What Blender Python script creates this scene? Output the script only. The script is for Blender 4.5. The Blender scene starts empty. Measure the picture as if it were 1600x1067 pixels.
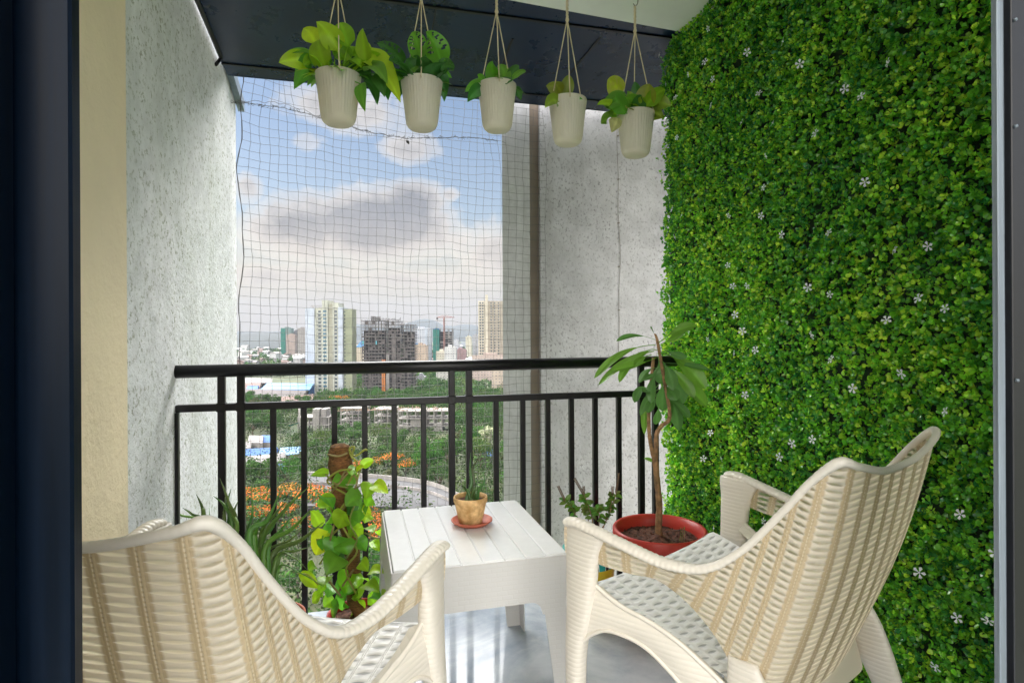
import bpy, math, random
import numpy as np
from mathutils import Vector, Matrix, noise

SC = bpy.context.scene
COL = SC.collection
rad = math.radians
random.seed(7)

# ------------------------------------------------------------------ camera
FPX = 915.0
YAW = math.atan(232 / 915)
ROLL = rad(0.3)
ZC = 1.08
HOR = 521.5
_fw = Vector((math.sin(YAW), math.cos(YAW), 0))
_rt = Vector((math.cos(YAW), -math.sin(YAW), 0))
_up = Vector((0, 0, 1))
_R = _rt * math.cos(ROLL) - _up * math.sin(ROLL)
_U = _up * math.cos(ROLL) + _rt * math.sin(ROLL)
CAM = Vector((0, 0, ZC))
cd = bpy.data.cameras.new('camera')
cam = bpy.data.objects.new('camera', cd)
COL.objects.link(cam)
m = Matrix.Identity(4)
for i in range(3):
    m[i][0] = _R[i]; m[i][1] = _U[i]; m[i][2] = -_fw[i]; m[i][3] = CAM[i]
cam.matrix_world = m
cd.sensor_width = 36
cd.lens = 36 * FPX / 1600
cd.shift_y = -12.0 / 1600
cd.clip_start = 0.05
cd.clip_end = 30000
SC.camera = cam

def ray(u, v):
    return _fw + _R * ((u - 800) / FPX) + _U * ((HOR - v) / FPX)
def onY(u, v, Y): d = ray(u, v); return CAM + d * (Y / d.y)
def onX(u, v, X): d = ray(u, v); return CAM + d * (X / d.x)
def onZ(u, v, Z): d = ray(u, v); return CAM + d * ((Z - ZC) / d.z)
def dep(u, v, D): return CAM + ray(u, v) * D

# ------------------------------------------------------------------ world, sun, exposure
SUN_AZ = rad(-72)      # measured from +Y towards +X; negative is to the left of the view
SUN_EL = rad(33)
world = bpy.data.worlds.new('World')
SC.world = world
world.use_nodes = True
wt = world.node_tree
wt.nodes.clear()

class NT:
    """tiny helper for node trees"""
    def __init__(s, tree): s.t = tree
    def n(s, typ, **kw):
        nd = s.t.nodes.new(typ)
        for k, v in kw.items():
            if k == 'inp':
                for a, b in v.items():
                    if isinstance(b, bpy.types.NodeSocket): s.t.links.new(b, nd.inputs[a])
                    else: nd.inputs[a].default_value = b
            else: setattr(nd, k, v)
        return nd
    def math(s, op, a, b=None, c=None, clamp=False):
        nd = s.t.nodes.new('ShaderNodeMath'); nd.operation = op; nd.use_clamp = clamp
        for i, x in enumerate((a, b, c)):
            if x is None: continue
            if isinstance(x, bpy.types.NodeSocket): s.t.links.new(x, nd.inputs[i])
            else: nd.inputs[i].default_value = x
        return nd.outputs[0]
    def noise(s, vec, scale, detail=3, rough=0.55, out='Fac', dist=0.0):
        nd = s.t.nodes.new('ShaderNodeTexNoise')
        if vec is not None: s.t.links.new(vec, nd.inputs['Vector'])
        nd.inputs['Scale'].default_value = scale; nd.inputs['Detail'].default_value = detail
        nd.inputs['Roughness'].default_value = rough; nd.inputs['Distortion'].default_value = dist
        return nd.outputs[out]
    def ramp(s, fac, stops, interp='LINEAR'):
        nd = s.t.nodes.new('ShaderNodeValToRGB'); s.t.links.new(fac, nd.inputs[0])
        cr = nd.color_ramp; cr.interpolation = interp
        while len(cr.elements) < len(stops): cr.elements.new(0.5)
        for e, (p, c) in zip(cr.elements, stops):
            e.position = p
            e.color = (c, c, c, 1) if isinstance(c, (int, float)) else (*c, 1)
        return nd.outputs[0]
    def mix(s, fac, a, b, blend='MIX'):
        nd = s.t.nodes.new('ShaderNodeMix'); nd.data_type = 'RGBA'; nd.blend_type = blend
        for i, x in ((0, fac), (6, a), (7, b)):
            if isinstance(x, bpy.types.NodeSocket): s.t.links.new(x, nd.inputs[i])
            elif i == 0: nd.inputs[0].default_value = x
            else: nd.inputs[i].default_value = (*x, 1)
        return nd.outputs[2]
    def link(s, a, b): s.t.links.new(a, b)

def build_world():
    N = NT(wt)
    sky = N.n('ShaderNodeTexSky', sky_type='NISHITA')
    sky.sun_disc = False
    sky.sun_elevation = SUN_EL
    sky.sun_rotation = SUN_AZ
    sky.air_density = 1.0; sky.dust_density = 1.6; sky.ozone_density = 1.3
    tc = N.n('ShaderNodeTexCoord')
    d = tc.outputs['Generated']
    sep = N.n('ShaderNodeSeparateXYZ', inp={0: d})
    z = sep.outputs[2]
    az = N.math('ARCTAN2', sep.outputs[0], sep.outputs[1])
    el = N.math('ARCSINE', z)
    # turbulence that ruffles the cloud outlines
    w1 = N.noise(d, 9.0, 6, 0.6)
    w2 = N.noise(d, 3.2, 5, 0.62)
    w3 = N.noise(d, 26.0, 4, 0.6)
    w1 = N.math('ADD', w1, N.math('MULTIPLY', N.math('SUBTRACT', w3, 0.5), 0.45))
    wob = N.math('ADD', N.math('MULTIPLY', N.math('SUBTRACT', w1, 0.5), 1.5), N.math('MULTIPLY', N.math('SUBTRACT', w2, 0.5), 1.2))
    blobs = CLOUDS
    tot = None
    for (ca, ce, ra, re_, wt_) in blobs:
        da = N.math('MULTIPLY', N.math('SUBTRACT', az, rad(ca)), 1 / rad(ra))
        de = N.math('MULTIPLY', N.math('SUBTRACT', el, rad(ce)), 1 / rad(re_))
        r2 = N.math('ADD', N.math('MULTIPLY', da, da), N.math('MULTIPLY', de, de))
        g = N.math('MULTIPLY', N.math('POWER', 2.718, N.math('MULTIPLY', r2, -1.0)), wt_)
        tot = g if tot is None else N.math('MAXIMUM', tot, g)
    # elsewhere in the sky: broken cloud from noise
    sv = N.n('ShaderNodeMapping', inp={0: d}); sv.inputs['Scale'].default_value = (1, 1, 2.2)
    g0 = N.noise(sv.outputs[0], 2.0, 4, 0.6)
    other = N.math('MULTIPLY', N.math('SUBTRACT', g0, 0.47, clamp=True), 4.0)
    front = N.math('MULTIPLY', N.math('SUBTRACT', N.math('ABSOLUTE', N.math('ADD', az, 0.05)), 0.42), 6.0, clamp=True)
    tot = N.math('MAXIMUM', tot, N.math('MULTIPLY', other, front))
    dens = N.math('ADD', tot, N.math('MULTIPLY', wob, 0.62))
    mask = N.ramp(dens, [(0.26, 0.0), (0.44, 0.5), (0.68, 1.0)], 'EASE')
    body = N.ramp(dens, [(0.42, (1.32, 1.27, 1.20)), (0.58, (1.12, 1.10, 1.10)), (0.84, (0.84, 0.83, 0.85)), (1.12, (0.60, 0.61, 0.66))])
    bn = N.noise(d, 11.0, 6, 0.65)
    body = N.mix(1.0, body, N.ramp(bn, [(0.32, (0.80, 0.81, 0.84)), (0.68, (1.22, 1.19, 1.14))]), 'MULTIPLY')
    # horizon glow: high thin haze, whitish yellow
    hz = N.ramp(N.math('ABSOLUTE', el), [(0.0, 0.85), (0.09, 0.55), (0.20, 0.16), (0.4, 0.0)])
    skyc = N.mix(1.0, sky.outputs[0], (SKYK, SKYK * 1.0, SKYK * 1.0), 'MULTIPLY')
    skyc = N.mix(hz, skyc, (1.0, 0.91, 0.77))
    col = N.mix(mask, skyc, body)
    col = N.mix(1.0, col, N.ramp(N.math('ABSOLUTE', z), [(0.02, (1.42, 1.29, 1.10)), (0.12, (1.30, 1.22, 1.10)), (0.19, (1.06, 1.04, 1.01)), (0.32, (1, 1, 1))]), 'MULTIPLY')
    col = N.mix(N.ramp(z, [(0.0, 1.0), (0.05, 0.75), (0.20, 0.0)]), col, (1.12, 0.96, 0.76))
    # added sky band above the canopy, out of view, fills the balcony with light
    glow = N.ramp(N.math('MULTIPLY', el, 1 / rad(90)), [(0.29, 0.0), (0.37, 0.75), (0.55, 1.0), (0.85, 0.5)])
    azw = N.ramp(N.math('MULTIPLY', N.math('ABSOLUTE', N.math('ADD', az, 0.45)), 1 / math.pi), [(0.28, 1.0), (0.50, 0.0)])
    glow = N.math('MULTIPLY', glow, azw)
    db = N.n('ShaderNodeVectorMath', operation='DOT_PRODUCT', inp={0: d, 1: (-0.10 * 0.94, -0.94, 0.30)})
    back = N.ramp(db.outputs['Value'], [(0.55, 0.0), (0.80, 0.6), (0.95, 1.0)])      # added bright patch of sky behind the camera as fill light
    col = N.mix(1.0, col, (VIS, VIS, VIS), 'MULTIPLY')
    col = N.mix(1.0, col, N.mix(1.0, N.mix(0.0, (GLOW_FILL, GLOW_FILL * .98, GLOW_FILL * .95), (0, 0, 0)), glow, 'MULTIPLY'), 'ADD')
    col = N.mix(1.0, col, N.mix(1.0, N.mix(0.0, (BACK_FILL, BACK_FILL * .95, BACK_FILL * .88), (0, 0, 0)), back, 'MULTIPLY'), 'ADD')
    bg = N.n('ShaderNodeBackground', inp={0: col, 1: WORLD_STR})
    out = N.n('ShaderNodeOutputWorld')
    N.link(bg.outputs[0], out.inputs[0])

SKYK = 0.26
WORLD_STR = 0.9
VIS = 0.295
GLOW_FILL = 11.5
BACK_FILL = 3.0
GAZ, GEL = rad(-6), rad(50)
# azimuth, elevation, half widths (degrees), weight
CLOUDS = [(0.5, 10.5, 8.0, 3.5, 1.3), (-5, 9.6, 5, 3.2, 1.05), (5, 12.6, 3.4, 2.2, 1.0), (9, 9, 4, 2.0, 0.6),
          (-2, 20.3, 6.5, 2.4, 0.80), (4, 17.2, 3.5, 1.7, 0.66), (-5, 17.4, 2.6, 1.4, 0.62), (8.2, 13.3, 1.3, 0.8, 0.72),
          (12.6, 8, 3.2, 3.2, 0.85), (-10, 13, 1.6, 1.7, 0.74), (-6, 5.4, 8, 1.3, 0.72), (5, 5.2, 8, 1.2, 0.70)]
build_world()

sd = bpy.data.lights.new('sun', 'SUN')
sd.energy = 1.5
sd.angle = rad(1.5)
sd.color = (1.0, 0.93, 0.82)
sun = bpy.data.objects.new('sun', sd)
COL.objects.link(sun)
sv = Vector((math.sin(SUN_AZ) * math.cos(SUN_EL), math.cos(SUN_AZ) * math.cos(SUN_EL), math.sin(SUN_EL)))
sun.rotation_euler = sv.to_track_quat('Z', 'Y').to_euler()
SC.view_settings.view_transform = 'Standard'
SC.view_settings.look = 'None'
SC.view_settings.gamma = 1
SC.view_settings.use_curve_mapping = False
SC.view_settings.exposure = EXPO = 1.28
SC.render.engine = 'CYCLES'
cy = SC.cycles
cy.use_denoising = True
cy.max_bounces = 10
cy.diffuse_bounces = 6
cy.glossy_bounces = 4
cy.transmission_bounces = 6
cy.transparent_max_bounces = 12
cy.volume_bounces = 1
cy.sample_clamp_indirect = 6
cy.caustics_reflective = False
cy.caustics_refractive = False

# ------------------------------------------------------------------ object helpers
def tag(o, label=None, cat=None, group=None, kind=None):
    if label: o['label'] = label
    if cat: o['category'] = cat
    if group: o['group'] = group
    if kind: o['kind'] = kind
    return o

def thing(name, label, cat, loc=(0, 0, 0), rz=0, group=None):
    o = bpy.data.objects.new(name, None)
    o.empty_display_size = 0.1
    o.location = loc; o.rotation_euler = (0, 0, rz)
    COL.objects.link(o)
    return tag(o, label, cat, group)

def copy_tree(o, parent=None):
    c = o.copy(); COL.objects.link(c); c.parent = parent
    for ch in list(o.children): copy_tree(ch, c)
    return c

class MB:
    def __init__(s):
        s.v = []; s.f = []; s.uv = []; s.col = []; s.smooth = []
    def add(s, verts, faces, uvs=None, col=None, smooth=False):
        b = len(s.v)
        s.v.extend([tuple(p) for p in verts])
        for f in faces:
            s.f.append(tuple(i + b for i in f)); s.smooth.append(smooth)
        s.uv.extend(uvs if uvs is not None else [(0, 0)] * len(verts))
        s.col.extend([col if col is not None else (1, 1, 1)] * len(verts))
    def box(s, x0, y0, z0, x1, y1, z1, bev=0.0, col=None):
        if bev > 0:
            return s.bbox(x0, y0, z0, x1, y1, z1, bev, col)
        v = [(x, y, z) for z in (z0, z1) for y in (y0, y1) for x in (x0, x1)]
        s.add(v, [(0, 2, 3, 1), (4, 5, 7, 6), (0, 1, 5, 4), (2, 6, 7, 3), (0, 4, 6, 2), (1, 3, 7, 5)], col=col)
    def bbox(s, x0, y0, z0, x1, y1, z1, b, col=None):
        X = (x0, x1); Y = (y0, y1); Z = (z0, z1)
        v = []; idx = {}
        for i in (0, 1):
            for j in (0, 1):
                for k in (0, 1):
                    sx, sy, sz = (1 - 2 * i) * b, (1 - 2 * j) * b, (1 - 2 * k) * b
                    p = (X[i], Y[j], Z[k])
                    idx[i, j, k, 'x'] = len(v); v.append((p[0], p[1] + sy, p[2] + sz))
                    idx[i, j, k, 'y'] = len(v); v.append((p[0] + sx, p[1], p[2] + sz))
                    idx[i, j, k, 'z'] = len(v); v.append((p[0] + sx, p[1] + sy, p[2]))
        f = []
        q = [(0, 0), (1, 0), (1, 1), (0, 1)]
        for i in (0, 1):
            a = [idx[i, j, k, 'x'] for j, k in q]; f.append(a if i else a[::-1])
            a = [idx[j, i, k, 'y'] for j, k in q]; f.append(a[::-1] if i else a)
            a = [idx[j, k, i, 'z'] for j, k in q]; f.append(a if i else a[::-1])
        for i in (0, 1):
            for j in (0, 1):
                f.append([idx[i, j, 0, 'x'], idx[i, j, 1, 'x'], idx[i, j, 1, 'y'], idx[i, j, 0, 'y']])
                f.append([idx[i, 0, j, 'x'], idx[i, 1, j, 'x'], idx[i, 1, j, 'z'], idx[i, 0, j, 'z']])
                f.append([idx[0, i, j, 'y'], idx[1, i, j, 'y'], idx[1, i, j, 'z'], idx[0, i, j, 'z']])
        for i in (0, 1):
            for j in (0, 1):
                for k in (0, 1):
                    f.append([idx[i, j, k, 'x'], idx[i, j, k, 'y'], idx[i, j, k, 'z']])
        c = Vector(((x0 + x1) / 2, (y0 + y1) / 2, (z0 + z1) / 2))
        ff = []
        for fa in f:
            p = [Vector(v[t]) for t in fa]
            n = (p[1] - p[0]).cross(p[2] - p[0])
            cc = sum(p, Vector()) / len(p)
            ff.append(fa if n.dot(cc - c) > 0 else fa[::-1])
        s.add(v, ff, col=col)
    def tube(s, pts, r, n=8, cap=True, col=None, smooth=True, flat=1.0, upv=None):
        pts = [Vector(p) for p in pts]
        rs = r if isinstance(r, (list, tuple)) else [r] * len(pts)
        t0 = (pts[1] - pts[0]).normalized()
        up = Vector(upv) if upv else (Vector((0, 0, 1)) if abs(t0.z) < 0.9 else Vector((1, 0, 0)))
        verts = []; uvs = []
        x = t0.cross(up).normalized(); L = 0
        for i, p in enumerate(pts):
            if i == 0: t = t0
            elif i == len(pts) - 1: t = (pts[-1] - pts[-2]).normalized()
            else: t = (pts[i + 1] - pts[i - 1]).normalized()
            x = (x - t * x.dot(t))
            if x.length < 1e-6: x = t.orthogonal()
            x.normalize(); y = t.cross(x)
            if i: L += (p - pts[i - 1]).length
            for k in range(n):
                a = 2 * math.pi * k / n
                verts.append(p + x * (math.cos(a) * rs[i]) + y * (math.sin(a) * rs[i] * flat))
                uvs.append((L, k / n))
        f = []
        for i in range(len(pts) - 1):
            for k in range(n):
                a = i * n + k; b = i * n + (k + 1) % n
                f.append((a, b, b + n, a + n))
        if cap:
            f.append(tuple(range(n))[::-1]); f.append(tuple(range((len(pts) - 1) * n, len(pts) * n)))
        s.add(verts, f, uvs, col, smooth)
    def lathe(s, prof, cx=0, cy=0, cz=0, n=48, col=None, rib=None, closed=False):
        verts = []; uvs = []
        for j, (r, z) in enumerate(prof):
            for k in range(n):
                a = 2 * math.pi * k / n
                rr = r
                if rib: rr = r + rib(j, k)
                verts.append((cx + rr * math.cos(a), cy + rr * math.sin(a), cz + z)); uvs.append((k / n, z))
        f = []
        for j in range(len(prof) - 1):
            for k in range(n):
                a = j * n + k; b = j * n + (k + 1) % n
                f.append((a, b, b + n, a + n))
        s.add(verts, f, uvs, col, True)
    def grid(s, P, uv=None, col=None, smooth=True, skip=None, flip=False):
        R_ = len(P); C_ = len(P[0])
        verts = [p for row in P for p in row]
        uvs = [q for row in uv for q in row] if uv else None
        f = []
        for i in range(R_ - 1):
            for j in range(C_ - 1):
                if skip and skip(i, j): continue
                a = i * C_ + j
                q = (a, a + 1, a + C_ + 1, a + C_)
                f.append(q[::-1] if flip else q)
        s.add(verts, f, uvs, col, smooth)
    def mesh(s, name, mat):
        me = bpy.data.meshes.new(name)
        me.from_pydata(s.v, [], s.f)
        mats = mat if isinstance(mat, (list, tuple)) else [mat]
        for m_ in mats: me.materials.append(m_)
        if s.smooth: me.polygons.foreach_set('use_smooth', s.smooth)
        li = np.zeros(len(me.loops), dtype=np.int32); me.loops.foreach_get('vertex_index', li)
        uvl = me.uv_layers.new(name='UVMap')
        uvl.data.foreach_set('uv', np.array(s.uv, dtype=np.float32)[li].ravel())
        ca = me.color_attributes.new('Col', 'FLOAT_COLOR', 'POINT')
        c4 = np.ones((len(s.v), 4), dtype=np.float32); c4[:, :3] = np.array(s.col, dtype=np.float32)
        ca.data.foreach_set('color', c4.ravel())
        me.update()
        return me
    def build(s, name, mat, parent=None, loc=None):
        o = bpy.data.objects.new(name, s.mesh(name, mat))
        COL.objects.link(o)
        if parent: o.parent = parent
        if loc: o.location = loc
        return o

def smooth_path(pts, n=8):
    """Catmull-Rom through the points"""
    P = [Vector(p) for p in pts]
    P = [P[0] * 2 - P[1]] + P + [P[-1] * 2 - P[-2]]
    out = []
    for i in range(1, len(P) - 2):
        for k in range(n):
            t = k / n
            a, b, c, d = P[i - 1], P[i], P[i + 1], P[i + 2]
            out.append(0.5 * ((2 * b) + (c - a) * t + (2 * a - 5 * b + 4 * c - d) * t * t + (-a + 3 * b - 3 * c + d) * t ** 3))
    out.append(P[-2])
    return out

# ------------------------------------------------------------------ materials
def mat(name, base, rough=0.6, metal=0.0, spec=0.5, var=None, bump=None, coord='Object', transl=0.0, tcol=None, colattr=False, extra=None):
    """var: list of (scale, low colour, high colour, lo, hi); bump: list of (scale, strength, distance)"""
    mt = bpy.data.materials.new(name); mt.use_nodes = True
    t = mt.node_tree; t.nodes.clear(); N = NT(t)
    out = N.n('ShaderNodeOutputMaterial')
    bs = N.n('ShaderNodeBsdfPrincipled')
    bs.inputs['Roughness'].default_value = rough
    bs.inputs['Metallic'].default_value = metal
    bs.inputs['Specular IOR Level'].default_value = spec
    tc = N.n('ShaderNodeTexCoord'); vec = tc.outputs[coord]
    c = None
    rgb = N.n('ShaderNodeRGB'); rgb.outputs[0].default_value = (*base, 1); c = rgb.outputs[0]
    if colattr:
        at = N.n('ShaderNodeAttribute', attribute_name='Col')
        c = N.mix(1.0, c, at.outputs[0], 'MULTIPLY')
    for (sc_, lo, hi, a, b) in (var or []):
        nz = N.noise(vec, sc_, 5, 0.6)
        c = N.mix(1.0, c, N.ramp(nz, [(a, lo), (b, hi)]), 'MULTIPLY')
    h = None
    nrm = None
    for (sc_, st, dist) in (bump or []):
        nz = N.noise(vec, sc_, 4, 0.6)
        bn = N.n('ShaderNodeBump', inp={'Strength': st, 'Distance': dist, 'Height': nz})
        if nrm is not None: N.link(nrm, bn.inputs['Normal'])
        nrm = bn.outputs[0]
    ctx = dict(N=N, vec=vec, c=c, nrm=nrm, bs=bs, tc=tc, mt=mt)
    if extra:
        extra(ctx); c = ctx['c']; nrm = ctx['nrm']
    N.link(c, bs.inputs['Base Color'])
    if nrm is not None: N.link(nrm, bs.inputs['Normal'])
    if transl:
        tr = N.n('ShaderNodeBsdfTranslucent')
        tcx = N.mix(1.0, c, tcol, 'MULTIPLY') if tcol else c
        N.link(tcx, tr.inputs[0])
        if nrm is not None: N.link(nrm, tr.inputs['Normal'])
        mx = N.n('ShaderNodeMixShader')
        f = ctx.get('tf')
        if f is not None: N.link(f, mx.inputs[0])
        else: mx.inputs[0].default_value = transl
        N.link(bs.outputs[0], mx.inputs[1]); N.link(tr.outputs[0], mx.inputs[2])
        N.link(mx.outputs[0], out.inputs[0])
    else:
        N.link(bs.outputs[0], out.inputs[0])
    return mt
# ================================================================== the balcony itself
XL, XR, YR = -0.658, 1.349, 2.351

def speckle(scale, dark, thr0, thr1, amt=1.0, stretch=None):
    """dark weathered pits of rough textured plaster"""
    def f(ctx):
        N = ctx['N']; vec = ctx['vec']
        if stretch:
            mp = N.n('ShaderNodeMapping', inp={0: vec}); mp.inputs['Scale'].default_value = stretch; vec = mp.outputs[0]
        nz = N.noise(vec, scale, 3, 0.7)
        big = N.noise(ctx['vec'], 2.2, 4, 0.6)
        msk = N.math('MULTIPLY', N.ramp(nz, [(thr0, 0.0), (thr1, 1.0)]), N.ramp(big, [(0.3, 0.45), (0.62, 1.0)]))
        ctx['c'] = N.mix(N.math('MULTIPLY', msk, amt), ctx['c'], dark)
        bn = N.n('ShaderNodeBump', inp={'Strength': 0.5, 'Distance': 0.004, 'Height': N.math('MULTIPLY', nz, -1.0)})
        if ctx['nrm'] is not None: N.link(ctx['nrm'], bn.inputs['Normal'])
        ctx['nrm'] = bn.outputs[0]
    return f

def stains(f0, col, sx=9.0, sz=0.7, a=0.55, b=0.75, amt=0.5):
    """vertical run-off stains on outside walls"""
    def f(ctx):
        if f0: f0(ctx)
        N = ctx['N']
        mp = N.n('ShaderNodeMapping', inp={0: ctx['vec']}); mp.inputs['Scale'].default_value = (sx, sx, sz)
        nz = N.noise(mp.outputs[0], 1.0, 5, 0.6)
        ctx['c'] = N.mix(N.math('MULTIPLY', N.ramp(nz, [(a, 0.0), (b, 1.0)]), amt), ctx['c'], col)
    return f

M_white_wall = mat('weathered white plaster', (0.82, 0.83, 0.845), 0.9, var=[(1.6, (0.86, 0.89, 0.86), (1.05, 1.05, 1.05), 0.35, 0.65), (14, (0.9, 0.9, 0.9), (1.05, 1.05, 1.05), 0.35, 0.6)],
                   bump=[(38, 0.6, 0.008), (110, 0.5, 0.004)], extra=stains(speckle(60, (0.27, 0.29, 0.20), 0.555, 0.63, 0.9), (0.50, 0.53, 0.45), 5, 0.5, 0.5, 0.75, 0.4))
M_cream = mat('cream painted plaster', (0.92, 0.79, 0.55), 0.8, var=[(2, (0.94, 0.94, 0.94), (1.04, 1.04, 1.04), 0.35, 0.65)],
              bump=[(26, 0.5, 0.008), (70, 0.45, 0.004)])
M_grey_wall = mat('grey pebbled plaster', (0.60, 0.59, 0.61), 0.92, var=[(1.3, (0.84, 0.84, 0.84), (1.08, 1.08, 1.08), 0.35, 0.65), (9, (0.9, 0.9, 0.9), (1.08, 1.08, 1.08), 0.35, 0.6)],
                  bump=[(45, 0.7, 0.008), (130, 0.5, 0.004)], extra=stains(speckle(70, (0.22, 0.215, 0.22), 0.55, 0.64, 0.75, (1, 1, 0.8)), (0.33, 0.32, 0.32), 6, 0.45, 0.5, 0.75, 0.45))
M_pillar = mat('grey smooth render', (0.68, 0.675, 0.695), 0.9, var=[(1.3, (0.84, 0.84, 0.84), (1.08, 1.08, 1.08), 0.35, 0.65), (30, (0.92, 0.92, 0.92), (1.05, 1.05, 1.05), 0.4, 0.6)],
               bump=[(60, 0.25, 0.003)], extra=stains(speckle(120, (0.3, 0.29, 0.28), 0.6, 0.7, 0.4), (0.36, 0.35, 0.33), 12, 0.5, 0.45, 0.75, 0.5))
M_brown = mat('brown grey recess', (0.24, 0.195, 0.155), 0.9, var=[(4, (0.85, 0.85, 0.85), (1.1, 1.1, 1.1), 0.35, 0.65)], bump=[(80, 0.3, 0.003)])
M_ceil = mat('pale green ceiling paint', (0.90, 0.93, 0.87), 0.85, var=[(3, (0.95, 0.95, 0.95), (1.03, 1.03, 1.03), 0.35, 0.65)], bump=[(60, 0.15, 0.003)])

def marble(ctx):
    N = ctx['N']; v = ctx['vec']
    a = N.noise(v, 1.8, 8, 0.65, dist=1.2)
    b = N.noise(v, 7.0, 6, 0.6, dist=0.6)
    c = N.ramp(a, [(0.32, (0.16, 0.20, 0.25)), (0.5, (0.33, 0.37, 0.41)), (0.62, (0.52, 0.54, 0.56))])
    ctx['c'] = N.mix(0.35, c, N.ramp(b, [(0.3, (0.21, 0.25, 0.30)), (0.7, (0.52, 0.54, 0.56))]))
    ctx['bs'].inputs['IOR'].default_value = 1.48
    N.link(N.ramp(b, [(0.3, 0.05), (0.7, 0.12)]), ctx['bs'].inputs['Roughness'])
M_floor = mat('polished grey white marble', (0.6, 0.6, 0.6), 0.16, spec=0.5, extra=marble)

def scratched(ctx):
    N = ctx['N']; v = ctx['vec']
    mp = N.n('ShaderNodeMapping', inp={0: v}); mp.inputs['Scale'].default_value = (14, 60, 5); mp.inputs['Rotation'].default_value = (0, 0, 0.5)
    nz = N.noise(mp.outputs[0], 1.0, 6, 0.75)
    msk = N.ramp(nz, [(0.64, 0.0), (0.74, 0.5)])
    ctx['c'] = N.mix(msk, ctx['c'], (0.05, 0.065, 0.08))
    sm = N.noise(v, 5.0, 6, 0.65)
    N.link(N.ramp(sm, [(0.3, 0.18), (0.7, 0.42)]), ctx['bs'].inputs['Roughness'])
M_canopy = mat('dark blue painted sheet', (0.004, 0.018, 0.055), 0.24, spec=0.45, var=[(3, (0.7, 0.75, 0.8), (1.3, 1.25, 1.2), 0.35, 0.65)], bump=[(4, 0.2, 0.01)], extra=scratched)
M_rail = mat('black gloss enamel', (0.006, 0.006, 0.008), 0.36, spec=0.35, var=[(20, (0.7, 0.7, 0.7), (1.5, 1.4, 1.3), 0.4, 0.7)], bump=[(30, 0.15, 0.003)])
def brushed(ctx):
    N = ctx['N']
    mp = N.n('ShaderNodeMapping', inp={0: ctx['vec']}); mp.inputs['Scale'].default_value = (120, 120, 2.5)
    nz = N.noise(mp.outputs[0], 1.0, 4, 0.6)
    ctx['c'] = N.mix(1.0, ctx['c'], N.ramp(nz, [(0.3, (0.65, 0.65, 0.65)), (0.7, (1.35, 1.35, 1.35))]), 'MULTIPLY')
    N.link(N.ramp(nz, [(0.3, 0.3), (0.7, 0.42)]), ctx['bs'].inputs['Roughness'])
M_door = mat('dark blue anodised frame', (0.0010, 0.004, 0.010), 0.5, metal=0.0, spec=0.10, extra=brushed)
M_black = mat('black frame', (0.006, 0.006, 0.008), 0.4, bump=[(30, 0.1, 0.003)])
M_alu = mat('grey aluminium track', (0.17, 0.20, 0.23), 0.45, metal=0.2, extra=brushed)
M_trim = mat('grey painted steel trim', (0.20, 0.25, 0.30), 0.45, metal=0.3, var=[(12, (0.7, 0.7, 0.7), (1.2, 1.2, 1.2), 0.35, 0.65)])

# floor and ceiling (setting)
b = MB(); b.box(-0.80, -3.2, -0.16, 1.62, 2.405, 0.0)
tag(b.build('floor', M_floor), kind='structure')
b = MB(); b.add([(-0.80, -0.6, 2.41), (1.62, -0.6, 2.41), (1.62, 2.345, 2.41), (-0.80, 2.165, 2.41),
                 (-0.80, -0.6, 2.60), (1.62, -0.6, 2.60), (1.62, 2.345, 2.60), (-0.80, 2.165, 2.60)],
                [(0, 3, 2, 1), (4, 5, 6, 7), (0, 1, 5, 4), (1, 2, 6, 5), (2, 3, 7, 6), (3, 0, 4, 7)])
tag(b.build('ceiling', M_ceil), kind='structure')

# left walls
b = MB(); b.box(XL - 0.25, 1.875, -6.0, XL, 3.404, 2.9)
# rough inner face: a fine grid slightly uneven
tag(b.build('plastered_wall', M_white_wall), 'rough white weathered plaster wall with dark pits that the railing butts into', 'wall')
b = MB(); b.box(XL - 0.25, 0.30, -0.16, XL + 0.006, 1.885, 2.41)
tag(b.build('painted_wall', M_cream), 'cream painted plaster strip of wall beside the dark door frame', 'wall')
# angle trim running down the outer corner of the left wall
t = thing('corner_trim', 'small grey metal angle strip under the canopy at the top of the white wall', 'trim', (XL, 3.15, 2.37))
b = MB()
b.add([(0.004, -0.06, 0.03), (0.004, 0.30, -0.075), (0.004, 0.30, -0.015), (0.004, -0.06, 0.09),
       (0.036, -0.06, 0.03), (0.036, 0.30, -0.075), (0.036, 0.30, -0.015), (0.036, -0.06, 0.09)],
      [(0, 1, 2, 3), (4, 7, 6, 5), (0, 4, 5, 1), (1, 5, 6, 2), (2, 6, 7, 3), (3, 7, 4, 0)])
b.build('angle', M_trim, t)

# outer walls on the right
YF = 3.36
x845 = onY(845, 500, YF).x; x828 = onY(828, 500, YF).x; x784 = onY(785, 500, YF).x
b = MB(); b.box(x845, YF, -9.0, 3.2, YF + 0.45, 3.6)
tag(b.build('pebbled_wall', M_grey_wall), 'wide grey pebble textured outer wall behind the right half of the railing', 'wall')
b = MB(); _f = YF - 0.01
b.add([(x784, _f, -9), (x828, _f, -9), (x828, _f + .13, -9), (x784 + .05, _f + .13, -9), (x784, _f, 3.6), (x828, _f, 3.6), (x828, _f + .13, 3.6), (x784 + .05, _f + .13, 3.6)],
      [(0, 1, 5, 4), (1, 2, 6, 5), (2, 3, 7, 6), (3, 0, 4, 7), (4, 5, 6, 7), (3, 2, 1, 0)])
tag(b.build('pillar', M_pillar), 'narrow smooth grey concrete pillar between the open view and the brown recess', 'pillar')
b = MB(); b.box(x828 - 0.03, YF + 0.03, -9.0, x845 - 0.001, YF + 0.20, 3.6)
tag(b.build('recess_panel', M_brown), 'brown recessed strip between the grey pillar and the pebbled wall', 'wall panel')
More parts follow.
